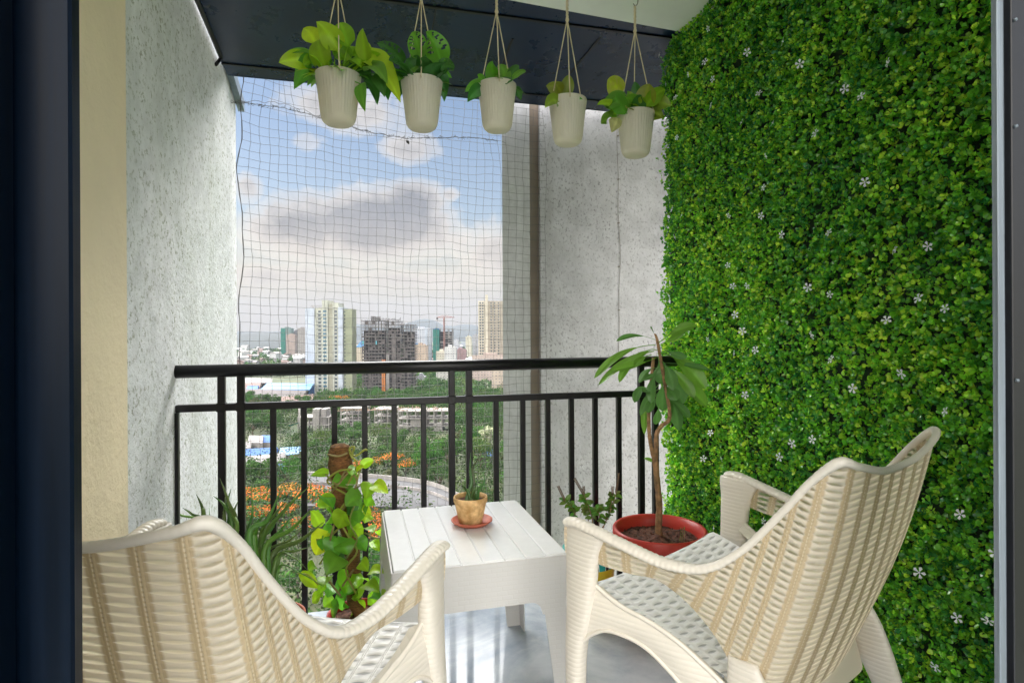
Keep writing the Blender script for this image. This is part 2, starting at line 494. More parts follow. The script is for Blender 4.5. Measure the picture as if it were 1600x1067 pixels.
# vertical cable on the pebbled wall
b = MB()
pts = [(1.535 + 0.006 * math.sin(z * 5.1) + 0.004 * math.sin(z * 13), YF - 0.008, z) for z in np.arange(0.86, 2.6, 0.05)]
b.tube(pts, 0.0017, 5)
for z in np.arange(0.95, 2.5, 0.27): b.box(1.531, YF - 0.012, z, 1.541, YF + 0.001, z + 0.006)
tag(b.build('wall_cable', mat('grey brown cord', (0.25, 0.22, 0.19), 0.8)), 'thin brownish cord clipped vertically down the pebbled wall', 'cord')

# metal canopy over the railing
t = thing('metal_canopy', 'dark blue painted sheet metal canopy above the railing', 'canopy', (0.4, 2.7, 2.4))
def rel(p, o): return (p[0] - o[0], p[1] - o[1], p[2] - o[2])
O = (0.4, 2.7, 2.4)
X0, X1 = XL + 0.012, 2.5
def zs(y): return 2.37 + (3.03 - y) * 0.115 if y < 3.03 else 2.37 + (3.03 - y) * 0.02
ys = [2.0, 2.46, 3.03, 3.15]
b = MB()
prof = [(y, zs(y)) for y in ys]
v = []; f = []
for x in (X0, X1):
    for y, z in prof: v.append(rel((x, y, z), O))
    for y, z in prof[::-1]: v.append(rel((x, y, z + 0.012 if y > 3.0 else z + 0.03), O))
n = 8
for i in range(n - 1): f.append((i, i + n, i + 1 + n, i + 1))
f.append((n - 1, 2 * n - 1, n, 0)); f.append(tuple(range(n))); f.append(tuple(range(n, 2 * n))[::-1])
b.add(v, f)
b.build('sheet', M_canopy, t)
b = MB(); b.box(X0 - O[0], 3.15 - O[1], -0.034, X1 - O[0], 3.162 - O[1], 0.11, 0.002); b.build('front_lip', M_canopy, t)
# seams and ribs
def ribline(y, w=0.010, h=0.008, name='seam', m_=None):
    b = MB(); b.box(X0 - O[0], y - O[1] - w / 2, zs(y) - O[2] - h, X1 - O[0], y - O[1] + w / 2, zs(y) - O[2] + 0.002); b.build(name, m_ or M_black, t)
ribline(2.435, 0.016, 0.006); ribline(3.03, 0.014, 0.006)
for (xa, xb, ya, yb) in ((-0.10, -0.10, 2.2, 3.02), (0.30, 0.30, 2.44, 3.02), (0.665, 0.665, 2.58, 2.78), (1.055, 1.02, 2.50, 2.80)):
    b = MB(); wv = 0.0025 if xa < 0.5 else 0.0045
    b.add([(xa - wv - O[0], ya - O[1], zs(ya) - O[2] - 0.004), (xa + wv - O[0], ya - O[1], zs(ya) - O[2] - 0.004),
           (xb + wv - O[0], yb - O[1], zs(yb) - O[2] - 0.004), (xb - wv - O[0], yb - O[1], zs(yb) - O[2] - 0.004)] +
          [(xa - wv - O[0], ya - O[1], zs(ya) - O[2] + 0.002), (xa + wv - O[0], ya - O[1], zs(ya) - O[2] + 0.002),
           (xb + wv - O[0], yb - O[1], zs(yb) - O[2] + 0.002), (xb - wv - O[0], yb - O[1], zs(yb) - O[2] + 0.002)],
          [(0, 3, 2, 1), (4, 5, 6, 7), (0, 1, 5, 4), (1, 2, 6, 5), (2, 3, 7, 6), (3, 0, 4, 7)])
    b.build('seam', M_black, t)
b = MB(); b.tube([rel((XL + 0.02, 2.3, 2.445), O), rel((XL + 0.02, 2.98, 2.375), O)], 0.010, 8)
b.tube([rel((XL + 0.02, 2.98, 2.372), O), rel((XL + 0.004, 2.95, 2.325), O)], 0.008, 8); b.build('bracket', M_black, t)

# ------------------------------------------------------------------ railing
ZT = 0.952
t = thing('railing', 'black painted metal balcony railing with round top rail and square bars', 'railing', (0.35, YR, 0))
cx = 0.35
b = MB(); b.tube([(XL - cx, 0, ZT - 0.003), (XR - cx - 0.0, 0, ZT + 0.003)], 0.0235, 20); b.build('top_rail', M_rail, t)
b = MB(); b.box(XL - cx, -0.016, 0.803, XR - cx, 0.016, 0.829, 0.003); b.build('mid_rail', M_rail, t)
full = [-0.507, -0.441, 0.343, 0.414, 1.178, 1.246]
short = [-0.33, -0.221, -0.11, 0.003, 0.115, 0.23, 0.526, 0.64, 0.749, 0.854, 0.962, 1.072]
for i, x in enumerate(full + short):
    b = MB(); w = 0.0125 if x in full else 0.0105
    b.box(x - cx - w, -w, -0.02, x - cx + w, w, 0.804, 0.002)
    if x in full:
        b.box(x - cx - w, -w, 0.828, x - cx + w, w, 0.935, 0.002)
        b.box(x - cx - w - 0.004, -0.0175, 0.8, x - cx + w + 0.004, 0.0175, 0.8325, 0.003)
    b.box(x - cx - w - 0.012, -w - 0.012, 0.0, x - cx + w + 0.012, w + 0.012, 0.006)
    b.build('baluster', M_rail, t)
b = MB(); b.box(XL - cx + 0.001, -0.024, 0.0, XL - cx + 0.012, 0.0, 0.803, 0.002); b.build('wall_plate', M_rail, t)

# ------------------------------------------------------------------ bird net
YN = 3.30
M_net = mat('grey nylon net thread', (0.15, 0.15, 0.145), 0.7, spec=0.15)
t = thing('bird_net', 'fine grey nylon safety net of square mesh stretched outside the railing', 'net', (0.4, YN, 0))
nx0, nx1 = -0.615, 1.045
cell = 0.0452
nxn = int((nx1 - nx0) / cell); nz0, nz1 = -0.30, 2.44
nzn = int((nz1 - nz0) / cell)
def netp(i, j):
    x = nx0 + (nx1 - nx0) * i / nxn; z = nz0 + (nz1 - nz0) * j / nzn
    s = (x - nx0) / 2.135
    q = max(0.0, min(1.0, (z - 0.4) / 1.8))
    dz = (0.035 - 0.125 * s + 0.05 * (2 * s - 1) ** 2) * q
    n1 = noise.noise(Vector((i * 0.33, j * 0.21, 1.3))) * 0.011 + noise.noise(Vector((i * 1.7, j * 1.3, 7.7))) * 0.005
    n2 = noise.noise(Vector((i * 0.3, j * 0.35, 9.3))) * 0.014 + noise.noise(Vector((i * 1.5, j * 1.9, 2.7))) * 0.004
    edge = 0.014 * math.exp(-i / 2.0) * (math.sin(j * 0.36) + 0.4 * math.sin(j * 0.9))
    top = 0.03 * math.sin(i * 0.8) * max(0, (z - 2.1) / 0.3)
    return Vector((x + n1 + edge - 0.4 + top, noise.noise(Vector((i * 0.2, j * 0.2, 3.3))) * 0.03, z + n2 + dz))
b = MB()
for i in range(nxn + 1): b.tube([netp(i, j) for j in range(nzn + 1)], 0.00090, 4, cap=False)
for j in range(nzn + 1): b.tube([netp(i, j) for i in range(nxn + 1)], 0.00090, 4, cap=False)
kn = 0.0021
for i in range(nxn + 1):
    for j in range(nzn + 1):
        p = netp(i, j)
        b.add([p + Vector(q) * kn for q in ((1, 0, 0), (-1, 0, 0), (0, 1, 0), (0, -1, 0), (0, 0, 1), (0, 0, -1))],
              [(0, 2, 4), (2, 1, 4), (1, 3, 4), (3, 0, 4), (2, 0, 5), (1, 2, 5), (3, 1, 5), (0, 3, 5)])
b.build('mesh', M_net, t)
M_rope = mat('dark twisted cord', (0.10, 0.095, 0.085), 0.8)
b = MB()
b.tube([netp(0, j) + Vector((0.004 * math.sin(j), 0, 0)) for j in range(nzn + 1)], 0.0019, 5)
b.build('edge_cord', M_rope, t)
b = MB()   # support cord along the top, knotted, with loose bits of thread
zt = lambda s: 2.285 - 0.105 * min(1, s * 1.6) + 0.02 * math.sin(s * 9)
rr = random.Random(5)
sp = [Vector((nx0 - 0.03 + s * 1.45 - 0.4, -0.005, zt(s) + rr.uniform(-.003, .003))) for s in np.linspace(0, 1, 60)]
b.tube(sp[:58], 0.0014, 5)
b.tube([p + Vector((0, 0, 0.005 * math.sin(k * 1.9) + (0.022 * math.sin(k / 59 * 3.14 * 3.3) if k < 18 else 0))) for k, p in enumerate(sp)], 0.0011, 4)
for k in range(150):
    p = sp[int((rr.random() ** 1.6) * 58)]
    q = p + Vector((rr.uniform(-.02, .02), rr.uniform(-.01, .01), rr.uniform(-.016, .016)))
    mid = (p + q) / 2 + Vector((rr.uniform(-.01, .01), 0, rr.uniform(-.01, .01)))
    b.tube([p, mid, q], 0.0009, 4)
b.build('support_cord', M_rope, t)
b = MB(); b.tube([Vector((0.235 - 0.4, -0.01, 2.155)), Vector((0.243 - 0.4, -0.01, 2.147)), Vector((0.25 - 0.4, -0.01, 2.136))], [0.004, 0.009, 0.004], 8); b.build('net_weight', M_rope, t)

# ------------------------------------------------------------------ door frames at the camera's end
t = thing('door_frame', 'tall dark blue brushed metal sliding door frame beside the cream wall', 'door frame', (-0.35, 0.5, 0))
b = MB(); b.box(-0.60, 0, 0.0, 0.141, 0.016, 2.55, 0.002); b.build('jamb', M_door, t)
b = MB(); b.box(-0.60, -0.030, 0.0, 0.108, -0.004, 2.55, 0.003); b.build('sliding_panel', M_door, t)
t = thing('door_track', 'slim grey aluminium upright with black frame at the edge of the hedge', 'door frame', (0.76, 0.55, 0))
b = MB(); b.box(-0.004, 0, 0, 0.006, 0.008, 2.55, 0.001); b.box(0.0065, 0.003, 0, 0.0115, 0.011, 2.55); b.build('aluminium_strip', M_alu, t)
b = MB(); b.box(0.0105, -0.006, 0, 0.45, 0.008, 2.55, 0.001); b.build('jamb', M_black, t)
for z in (0.62, 1.02, 1.33, 1.46): b = MB(); b.tube([(0.0135, -0.0065, z), (0.0135, -0.010, z)], 0.002, 8); b.build('screw', M_alu, t)
# ================================================================== hedge wall of artificial leaves
def leaf_attr_mat(name, rough=0.35, transl=0.3, spec=0.5, bump=None):
    return mat(name, (1, 1, 1), rough, spec=spec, colattr=True, transl=transl, bump=bump)
M_hedge = leaf_attr_mat('glossy plastic leaf', 0.22, 0.34, 0.8)
M_backing = mat('dark green plastic mat', (0.012, 0.035, 0.010), 0.8)
M_petal = mat('white plastic petal', (0.90, 0.92, 0.94), 0.5, transl=0.25)

def build_hedge():
    t = thing('artificial_hedge', 'tall wall panel of small glossy green artificial leaves dotted with tiny white flowers', 'hedge wall', (XR + 0.05, 1.5, 0))
    b = MB(); b.box(0.0, -0.95, 0.0, 0.16, 0.985, 2.41); b.build('backing', M_backing, t)
    rs = np.random.RandomState(3)
    def surf(y, z):
        return 0.018 * np.sin(y * 11 + 2.1 * np.sin(z * 5.3)) * np.sin(z * 9.7 + 1.3 * np.sin(y * 7)) + 0.010 * np.sin(y * 31 + z * 17) * np.sin(z * 29 - y * 13)
    NS = 48000; K = 6
    sy = rs.uniform(-0.95, 1.005, NS); sz = rs.uniform(0.0, 2.405, NS)
    far = sy > 0.97
    sx = -0.030 + surf(sy, sz) + rs.uniform(-0.016, 0.020, NS)
    sx = np.where(far, sx + rs.uniform(0, 0.1, NS), sx)
    # sprig axis: outwards with scatter, the whole sprig in one green
    ax = np.stack([-np.ones(NS), rs.normal(0, 0.55, NS), rs.normal(0.18, 0.5, NS)], 1)
    ax[far, 1] += 1.2
    ax /= np.linalg.norm(ax, axis=1)[:, None]
    patch = np.sin(sy * 6.0 + 1.7 * np.sin(sz * 3.1)) * np.sin(sz * 5.2 + 1.2 * np.sin(sy * 4.2))
    hue = np.clip(rs.beta(1.3, 1.9, NS) + 0.12 * patch, 0, 1)
    A = np.array([0.045, 0.27, 0.060]); B_ = np.array([0.24, 0.66, 0.045]); C_ = np.array([0.74, 0.95, 0.09])
    colr = np.where(hue[:, None] < 0.5, A + (B_ - A) * (hue[:, None] * 2), B_ + (C_ - B_) * (hue[:, None] * 2 - 1))
    cen = np.repeat(np.stack([sx, sy, sz], 1), K, 0); axr = np.repeat(ax, K, 0); col = np.repeat(colr, K, 0)
    n = NS * K
    tmp = rs.normal(0, 1, (n, 3)); s1 = np.cross(axr, tmp); s1 /= np.linalg.norm(s1, axis=1)[:, None]
    spread = rs.uniform(0.35, 1.25, n)[:, None]
    d = axr * np.cos(spread) + s1 * np.sin(spread)            # leaf direction
    side = np.cross(axr, s1)
    nrm = np.cross(side, d)
    L = rs.uniform(0.0085, 0.0142, n)[:, None]; W = L * rs.uniform(0.30, 0.42, n)[:, None]
    base = cen + s1 * 0.002
    cup = rs.uniform(0.05, 0.30, n)[:, None]
    P = np.empty((n, 8, 3))
    P[:, 0] = base
    P[:, 1] = base + d * L * .40 + side * W * .78 - nrm * W * cup
    P[:, 2] = base + d * L * .78 + side * W * .95 - nrm * W * cup
    P[:, 3] = base + d * L * 1.0 + side * W * .42 - nrm * L * 0.06
    P[:, 4] = base + d * L * 1.0 - side * W * .42 - nrm * L * 0.06
    P[:, 5] = base + d * L * .78 - side * W * .95 - nrm * W * cup
    P[:, 6] = base + d * L * .40 - side * W * .78 - nrm * W * cup
    P[:, 7] = base + d * L * .58 + nrm * W * 0.12
    col = col * rs.uniform(0.75, 1.25, (n, 1))
    F = np.array([[0, 1, 7, 6], [1, 2, 3, 7], [7, 3, 4, 5], [6, 7, 5, 5]])
    quads = np.array([[0, 1, 7, 6], [1, 2, 3, 7], [7, 3, 4, 5]])
    tris = np.array([[6, 7, 5]])
    off = (np.arange(n) * 8)[:, None, None]
    q = (quads[None] + off).reshape(-1, 4); tr = (tris[None] + off).reshape(-1, 3)
    me = bpy.data.meshes.new('leaves')
    me.vertices.add(n * 8); me.vertices.foreach_set('co', P.reshape(-1).astype(np.float32))
    nl = q.size + tr.size
    me.loops.add(nl); me.loops.foreach_set('vertex_index', np.concatenate([q.ravel(), tr.ravel()]).astype(np.int32))
    npoly = len(q) + len(tr); me.polygons.add(npoly)
    ls = np.concatenate([np.arange(len(q)) * 4, q.size + np.arange(len(tr)) * 3]).astype(np.int32)
    me.polygons.foreach_set('loop_start', ls)
    me.polygons.foreach_set('use_smooth', np.ones(npoly, dtype=bool))
    me.update(calc_edges=True); me.validate()
    ca = me.color_attributes.new('Col', 'FLOAT_COLOR', 'POINT')
    c4 = np.ones((n * 8, 4), dtype=np.float32); c4[:, :3] = np.repeat(col, 8, 0); ca.data.foreach_set('color', c4.ravel())
    me.materials.append(M_hedge)
    o = bpy.data.objects.new('leaves', me); COL.objects.link(o); o.parent = t; o['kind'] = 'stuff'
    # flowers
    r = random.Random(11)
    b = MB()
    for k in range(5):
        a = k * 2 * math.pi / 5
        pt = lambda rr_, da, h: (-h, math.cos(a + da) * rr_, math.sin(a + da) * rr_)
        b.add([pt(.0015, 0, 0), pt(.006, .32, .002), pt(.0105, .36, .0025), pt(.0125, 0, .001), pt(.0105, -.36, .0025), pt(.006, -.32, .002)],
              [(0, 1, 5), (1, 2, 4, 5), (2, 3, 4)], smooth=True)
    b.tube([(0.001, 0, 0), (-0.004, 0, 0)], 0.0017, 6, col=(1.0, 0.9, 0.4))
    fm = b.mesh('flower', M_petal)
    pts = []
    k = 0
    while k < 100:
        y = r.uniform(-0.55, 0.97); z = r.uniform(0.15, 2.38)
        if any((y - a) ** 2 + (z - c) ** 2 < 0.075 ** 2 for a, c in pts): continue
        pts.append((y, z)); k += 1
        o = bpy.data.objects.new('flower', fm); COL.objects.link(o); o.parent = t
        o.location = (-0.070 + float(surf(np.array(y), np.array(z))) * 0.8, y, z)
        o.rotation_euler = (r.uniform(0, 6), r.uniform(-.5, .5), r.uniform(-.6, .6)); s = r.uniform(0.95, 1.3); o.scale = (s, s, s)
build_hedge()

# ================================================================== woven plastic arm chairs
def weave_extra(seat=False):
    def f(ctx):
        N = ctx['N']; tc = ctx['tc']
        sp = N.n('ShaderNodeSeparateXYZ', inp={0: tc.outputs['UV']})
        U, V = sp.outputs[0], sp.outputs[1]
        fu = N.math('FRACT', U)
        fl = N.math('FLOOR', U)
        par = N.math('MODULO', N.math('ADD', fl, 100.0), 2.0)           # alternate columns
        # between two stakes the strand swells like a lens
        edge = N.math('ABSOLUTE', N.math('SUBTRACT', fu, 0.5))            # 0 centre .. 0.5 stake
        lensw = N.math('MULTIPLY', N.math('SUBTRACT', 0.40, edge, clamp=True), 2.5)
        lensw = N.math('POWER', lensw, 0.7)
        ph = N.math('ADD', V, N.math('MULTIPLY', par, 0.5))
        wave = N.math('COSINE', N.math('MULTIPLY', ph, 2 * math.pi))      # -1..1, one lens per row pair
        rowb = N.math('ABSOLUTE', N.math('SINE', N.math('MULTIPLY', V, 2 * math.pi)))
        stake = N.math('SUBTRACT', 1.0, N.math('MULTIPLY', N.math('ABSOLUTE', N.math('SUBTRACT', edge, 0.5)), 7.0), clamp=True)
        sd_ = N.math('ABSOLUTE', N.math('SINE', N.math('MULTIPLY', N.math('SUBTRACT', edge, 0.5), 30.0)))
        h = N.math('ADD', N.math('MULTIPLY', N.math('MULTIPLY', wave, lensw), 0.6), N.math('MULTIPLY', rowb, 0.10))
        h = N.math('ADD', h, N.math('MULTIPLY', N.math('MULTIPLY', stake, sd_), 0.45))
        bn = N.n('ShaderNodeBump', inp={'Strength': 0.85 if not seat else 0.8, 'Distance': 0.0024 if not seat else 0.004, 'Height': h})
        ctx['nrm'] = bn.outputs[0]
        lp = N.math('SUBTRACT', 1.0, N.math('POWER', N.math('MULTIPLY', edge, 2.45), 2.0), clamp=True)
        dd = N.math('ABSOLUTE', N.math('SUBTRACT', N.math('FRACT', ph), 0.5))
        gap = N.math('MULTIPLY', N.math('SUBTRACT', N.math('MULTIPLY', lp, 0.27), dd), 9.0, clamp=True)   # thin web of plastic in the lens gap
        band = N.math('MULTIPLY', N.math('SUBTRACT', edge, 0.27), 14.0, clamp=True)      # doubled plastic over the uprights
        ctx['tf'] = N.math('ADD', N.math('MULTIPLY', N.math('SUBTRACT', 1.0, band), 0.20 if not seat else 0.0), N.math('ADD', 0.16 if not seat else 0.10, N.math('MULTIPLY', gap, 0.60 if not seat else 0.3)))
        rung = N.math('MULTIPLY', N.math('GREATER_THAN', N.math('ABSOLUTE', N.math('SUBTRACT', edge, 0.5)), 0.03), 1.0)
        if not seat:
            ctx['c'] = N.mix(band, ctx['c'], (0.53, 0.42, 0.26))  # uprights painted tan, the hue of light passing through the plastic
            ctx['c'] = N.mix(N.math('MULTIPLY', N.math('MULTIPLY', N.math('SUBTRACT', 1.0, rung), N.math('GREATER_THAN', rowb, 0.6)), 0.45), ctx['c'], (0.80, 0.72, 0.56))
            ctx['c'] = N.mix(N.math('MULTIPLY', gap, 1.0, clamp=True), ctx['c'], (0.95, 0.94, 0.90))  # gaps painted whiter to imitate light showing through the thin web
        if seat:
            hole = N.ramp(N.math('SUBTRACT', N.math('MULTIPLY', lp, 0.16), dd), [(0.0, 0.0), (0.05, 1.0)])
            ctx['c'] = N.mix(N.math('MULTIPLY', hole, 0.5), ctx['c'], (0.25, 0.25, 0.25))
    return f
CH = (0.74, 0.69, 0.60)
M_weave = mat('woven cream white plastic', (0.76, 0.69, 0.565), 0.38, spec=0.5, transl=0.4, tcol=(1.0, 0.90, 0.72), extra=weave_extra())  # same plastic as the seat, base tinted towards the tan of transmitted light
M_seat = mat('woven white plastic seat', (0.86, 0.85, 0.83), 0.36, spec=0.5, transl=0.2, extra=weave_extra(True))
M_rweave = mat('woven plastic rail', (0.76, 0.715, 0.63), 0.38, spec=0.5, transl=0.2, tcol=(1.0, 0.92, 0.78), extra=weave_extra(True))
def ribbed(ctx):
    N = ctx['N']; sp = N.n('ShaderNodeSeparateXYZ', inp={0: ctx['tc'].outputs['UV']})
    h = N.math('ABSOLUTE', N.math('SINE', N.math('MULTIPLY', sp.outputs[0], math.pi / 0.0115)))
    bn = N.n('ShaderNodeBump', inp={'Strength': 0.6, 'Distance': 0.0015, 'Height': h}); ctx['nrm'] = bn.outputs[0]
M_rim = mat('cream white plastic rim', CH, 0.34, spec=0.5, transl=0.08, tcol=(1, .9, .7))
def legrib(ctx):
    N = ctx['N']; sp = N.n('ShaderNodeSeparateXYZ', inp={0: ctx['vec']})
    wob = N.noise(ctx['vec'], 6.0, 2, 0.5)
    h = N.math('ABSOLUTE', N.math('SINE', N.math('MULTIPLY', N.math('ADD', sp.outputs[2], N.math('MULTIPLY', wob, 0.004)), math.pi / 0.011)))
    bn = N.n('ShaderNodeBump', inp={'Strength': 0.45, 'Distance': 0.0015, 'Height': h}); ctx['nrm'] = bn.outputs[0]
M_leg = mat('cream plastic leg with fine ribs', CH, 0.36, spec=0.5, transl=0.1, tcol=(1, .9, .7), extra=legrib)
M_plain = mat('plain cream plastic', (0.78, 0.72, 0.60), 0.4, spec=0.5, transl=0.3, tcol=(1, .88, .62))

RIM = [(.352, -.010, .635), (.350, -.05, .640), (.343, -.10, .632), (.330, -.19, .615), (.314, -.27, .602), (.297, -.35, .612), (.282, -.42, .664), (.271, -.49, .748),
       (.267, -.542, .815), (.257, -.585, .855), (.215, -.600, .845), (.10, -.600, .820), (0, -.597, .814)]
LOW = [(.352, -.012, .56), (.345, -.05, .570), (.336, -.10, .556), (.315, -.18, .552), (.300, -.235, .553), (.285, -.295, .525), (.270, -.345, .478), (.258, -.380, .425),
       (.245, -.405, .380), (.222, -.428, .350), (.170, -.445, .340), (.085, -.455, .336), (0, -.460, .335)]
def mirror(L_): return L_ + [(-x, y, z) for (x, y, z) in L_[-2::-1]]

def sweep(mb, pts, rw, rh, n=14, rib=0.0, pitch=0.0125, ribz=None):
    """ellipse section swept along pts: rw across (horizontal), rh the other way"""
    L = 0; verts = []; uvs = []
    for i, p in enumerate(pts):
        a = pts[max(0, i - 1)]; c = pts[min(len(pts) - 1, i + 1)]
        t = (c - a).normalized()
        if i: L += (p - pts[i - 1]).length
        x = t.cross(Vector((0, 0, 1)))
        if x.length < 1e-3: x = Vector((1, 0, 0))
        x.normalize(); y = x.cross(t)
        w = rw[i]; h = rh[i]
        e = 1.0
        ds = min(i, len(pts) - 1 - i)
        r_ = rib * (ribz[i] if ribz else 1.0) * abs(math.sin(math.pi * L / pitch))
        for k in range(n):
            an = 2 * math.pi * k / n
            verts.append(p + x * math.cos(an) * (w + r_) + y * math.sin(an) * (h + r_)); uvs.append((L, k / n))
    f = []
    m_ = len(pts)
    for i in range(m_ - 1):
        for k in range(n):
            a = i * n + k; b_ = i * n + (k + 1) % n
            f.append((a, b_, b_ + n, a + n))
    f.append(tuple(range(n))[::-1]); f.append(tuple(range((m_ - 1) * n, m_ * n)))
    mb.add(verts, f, uvs, smooth=True)

def loft(mb, secs, n=20, p=3.2, steps=5):
    """secs: (cx, cy, cz, du, dv) superellipse sections, joined smoothly"""
    S = [Vector(s[:3]) for s in secs]; D = [Vector((s[3], s[4], 0)) for s in secs]
    S2 = smooth_path(S, steps); D2 = smooth_path(D, steps)
    verts = []; uvs = []
    for c, d in zip(S2, D2):
        for k in range(n):
            a = 2 * math.pi * k / n
            ca, sa = math.cos(a), math.sin(a)
            q = (abs(ca) ** p + abs(sa) ** p) ** (-1 / p)
            verts.append((c.x + ca * q * d.x, c.y + sa * q * d.y, c.z)); uvs.append((k / n, c.z))
    f = []
    m_ = len(S2)
    for i in range(m_ - 1):
        for k in range(n):
            a = i * n + k; b_ = i * n + (k + 1) % n
            f.append((a, b_, b_ + n, a + n))
    f.append(tuple(range(n))[::-1]); f.append(tuple(range((m_ - 1) * n, m_ * n)))
    mb.add(verts, f, uvs, smooth=True)

def make_chair(name, label):
    t = thing(name, label, 'chair', group='white woven plastic armchairs facing the view')
    rim = smooth_path(mirror(RIM), 40 // 4); low = smooth_path(mirror(LOW), 40 // 4)
    n = len(rim)
    # stake coordinate along the rim
    Ls = [0.0]
    for i in range(1, n): Ls.append(Ls[-1] + ((rim[i] - rim[i - 1]).length * 0.55 + (low[i] - low[i - 1]).length * 0.45))
    mid = Ls[-1] / 2
    T = 26
    P = []; UV = []
    for j in range(T + 1):
        s = j / T
        row = []; ur = []
        for i in range(n):
            a = rim[i]; c = low[i]
            p = a.lerp(c, s)
            d = Vector((p.x, (p.y + 0.22) * 1.0, 0));
            if d.length > 1e-4: d.normalize()
            k = (a - c).length
            p = p + d * 0.035 * k * math.sin(math.pi * s)
            row.append(p)
            ur.append(((Ls[i] - mid) / 0.061 + 100.5, (p.z * 0.72 + (k * (1 - s)) * 0.28) / 0.0138))
        P.append(row); UV.append(ur)
    b = MB(); b.grid(P, UV)
    b.build('backrest', M_weave, t)
    # rim
    rimf = smooth_path(mirror(RIM), 34)
    m_ = len(rimf)
    rw = []; rh = []; rz = []
    for i, p in enumerate(rimf):
        arm = max(0.0, min(1.0, (-0.28 - p.y) / -0.14)) if p.y > -0.42 else 0.0
        arm = 1.0 if p.y > -0.28 else max(0.0, 1 - (-0.28 - p.y) / 0.14)
        e = min(i, m_ - 1 - i) / 14.0
        tip = math.sqrt(max(0.02, 1 - (1 - min(1, e)) ** 2))
        horn = math.exp(-((abs(p.x) - 0.262) ** 2 + (p.y + 0.588) ** 2) / 0.0009)
        rw.append((0.0070 + 0.0105 * arm + 0.003 * horn) * tip); rh.append((0.0070 + 0.0030 * arm + 0.002 * horn) * tip)
        rz.append(0.25 + 0.75 * min(1, arm * 1.4))
    b = MB(); sweep(b, rimf, rw, rh, 14, 0.0013, 0.0125, rz)
    b.build('rim', M_rim, t)
    # seat
    P = []; UV = []
    NV = 34; NU = 26
    vs = [-0.445 + (0.030 + 0.445) * k / NV for k in range(NV + 1)]
    for v in vs:
        s = (v + 0.445) / 0.475
        hw = 0.232 + (0.306 - 0.232) * min(1, s * 1.12)
        row = []; ur = []
        for j in range(NU + 1):
            q = -1 + 2 * j / NU
            z = 0.352 + 0.105 * min(1, s * 1.05) ** 0.8 - 0.020 * (1 - q * q) * math.sin(math.pi * min(1, s * 1.0)) - 0.010 * (1 - q * q)
            if s > 0.93: z -= ((s - 0.93) / 0.07) ** 2 * 0.022
            z += 0.006 * abs(q) ** 6
            row.append(Vector((q * hw, v, z))); ur.append((q * hw / 0.046 + 50.5, v / 0.0235 + 50))
        P.append(row); UV.append(ur)
    # front drop of the seat
    last = P[-1]
    for k in (1, 2, 3, 4):
        row = [Vector((p.x, p.y + 0.004 * math.sin(k * .8), p.z - 0.014 * k)) for p in last]; P.append(row)
        UV.append([(u, w + 0.6 * k) for (u, w) in UV[NV]])
    b = MB(); b.grid(P, UV); b.build('seat', M_seat, t)
    # rear apron: smooth plastic below the weave
    P = []; UV = []
    lowb = [p for p in low if p.z < 0.43]
    for s in (0, .25, .5, .75, 1.0):
        row = []
        for p in lowb:
            c = 1 - (abs(p.x) / 0.25) ** 2
            drop = 0.095 - 0.055 * max(0, c) + 0.0
            row.append(Vector((p.x * (1 + 0.10 * s), p.y - 0.012 * s, p.z - drop * s)))
        P.append(row)
    b = MB(); b.grid(P); b.build('rear_apron', M_plain, t)
    for sx in (1, -1):
        # side rail between seat and arch
        top = [(.332, -.085, .505), (.326, -.12, .487), (.318, -.16, .472), (.306, -.22, .460), (.292, -.28, .438), (.275, -.33, .405), (.262, -.375, .375), (.25, -.42, .36)]
        bot = [(.345, -.055, .36), (.338, -.085, .392), (.328, -.128, .412), (.309, -.20, .405), (.296, -.26, .372), (.284, -.32, .325), (.276, -.375, .285), (.27, -.42, .26)]
        tp = smooth_path(top, 6); bt = smooth_path(bot, 6)
        P = []; UV = []
        for j in range(9):
            s = j / 8; row = []; ur = []
            for i in range(len(tp)):
                p = tp[i].lerp(bt[i], s); p.x += 0.006 * math.sin(math.pi * s)
                row.append(Vector((sx * p.x, p.y, p.z))); ur.append((p.y / 0.04 + 50, p.z / 0.025))
            P.append(row); UV.append(ur)
        b = MB(); b.grid(P, UV)
        # inner lip joins rail and seat
        inner = [Vector((sx * (p.x - 0.03), p.y, p.z - 0.016)) for p in tp]
        b.grid([[Vector((sx * p.x, p.y, p.z)) for p in tp], inner], [[(0.5, 0)] * len(tp), [(0.5, 0)] * len(tp)])
        b.build('side_rail', M_leg, t)
        b = MB(); e1 = [Vector((sx * p.x, p.y, p.z)) for p in tp]; e2 = [Vector((sx * p.x, p.y, p.z)) for p in bt]
        b.tube(e1, 0.0055, 8); b.tube(e2, 0.005, 8); b.build('rail_edge', M_rim, t)
        # front leg with the arm support
        b = MB()
        loft(b, [(sx * .338, -.040, 0.0, .020, .022), (sx * .339, -.036, .12, .021, .022), (sx * .340, -.033, .26, .021, .023), (sx * .339, -.035, .35, .022, .026),
                 (sx * .336, -.044, .42, .023, .036), (sx * .337, -.050, .50, .021, .042), (sx * .339, -.055, .57, .018, .048), (sx * .340, -.062, .615, .016, .060), (sx * .341, -.066, .634, .014, .062)], 24, 2.8)
        b.build('leg', M_leg, t)
        # rear leg
        b = MB()
        loft(b, [(sx * .296, -.535, 0.0, .019, .022), (sx * .292, -.515, .10, .020, .026), (sx * .286, -.487, .20, .020, .034), (sx * .276, -.452, .30, .020, .044),
                 (sx * .262, -.425, .38, .016, .046), (sx * .256, -.405, .44, .010, .030)], 24, 2.8)
        b.build('leg', M_leg, t)
    return t

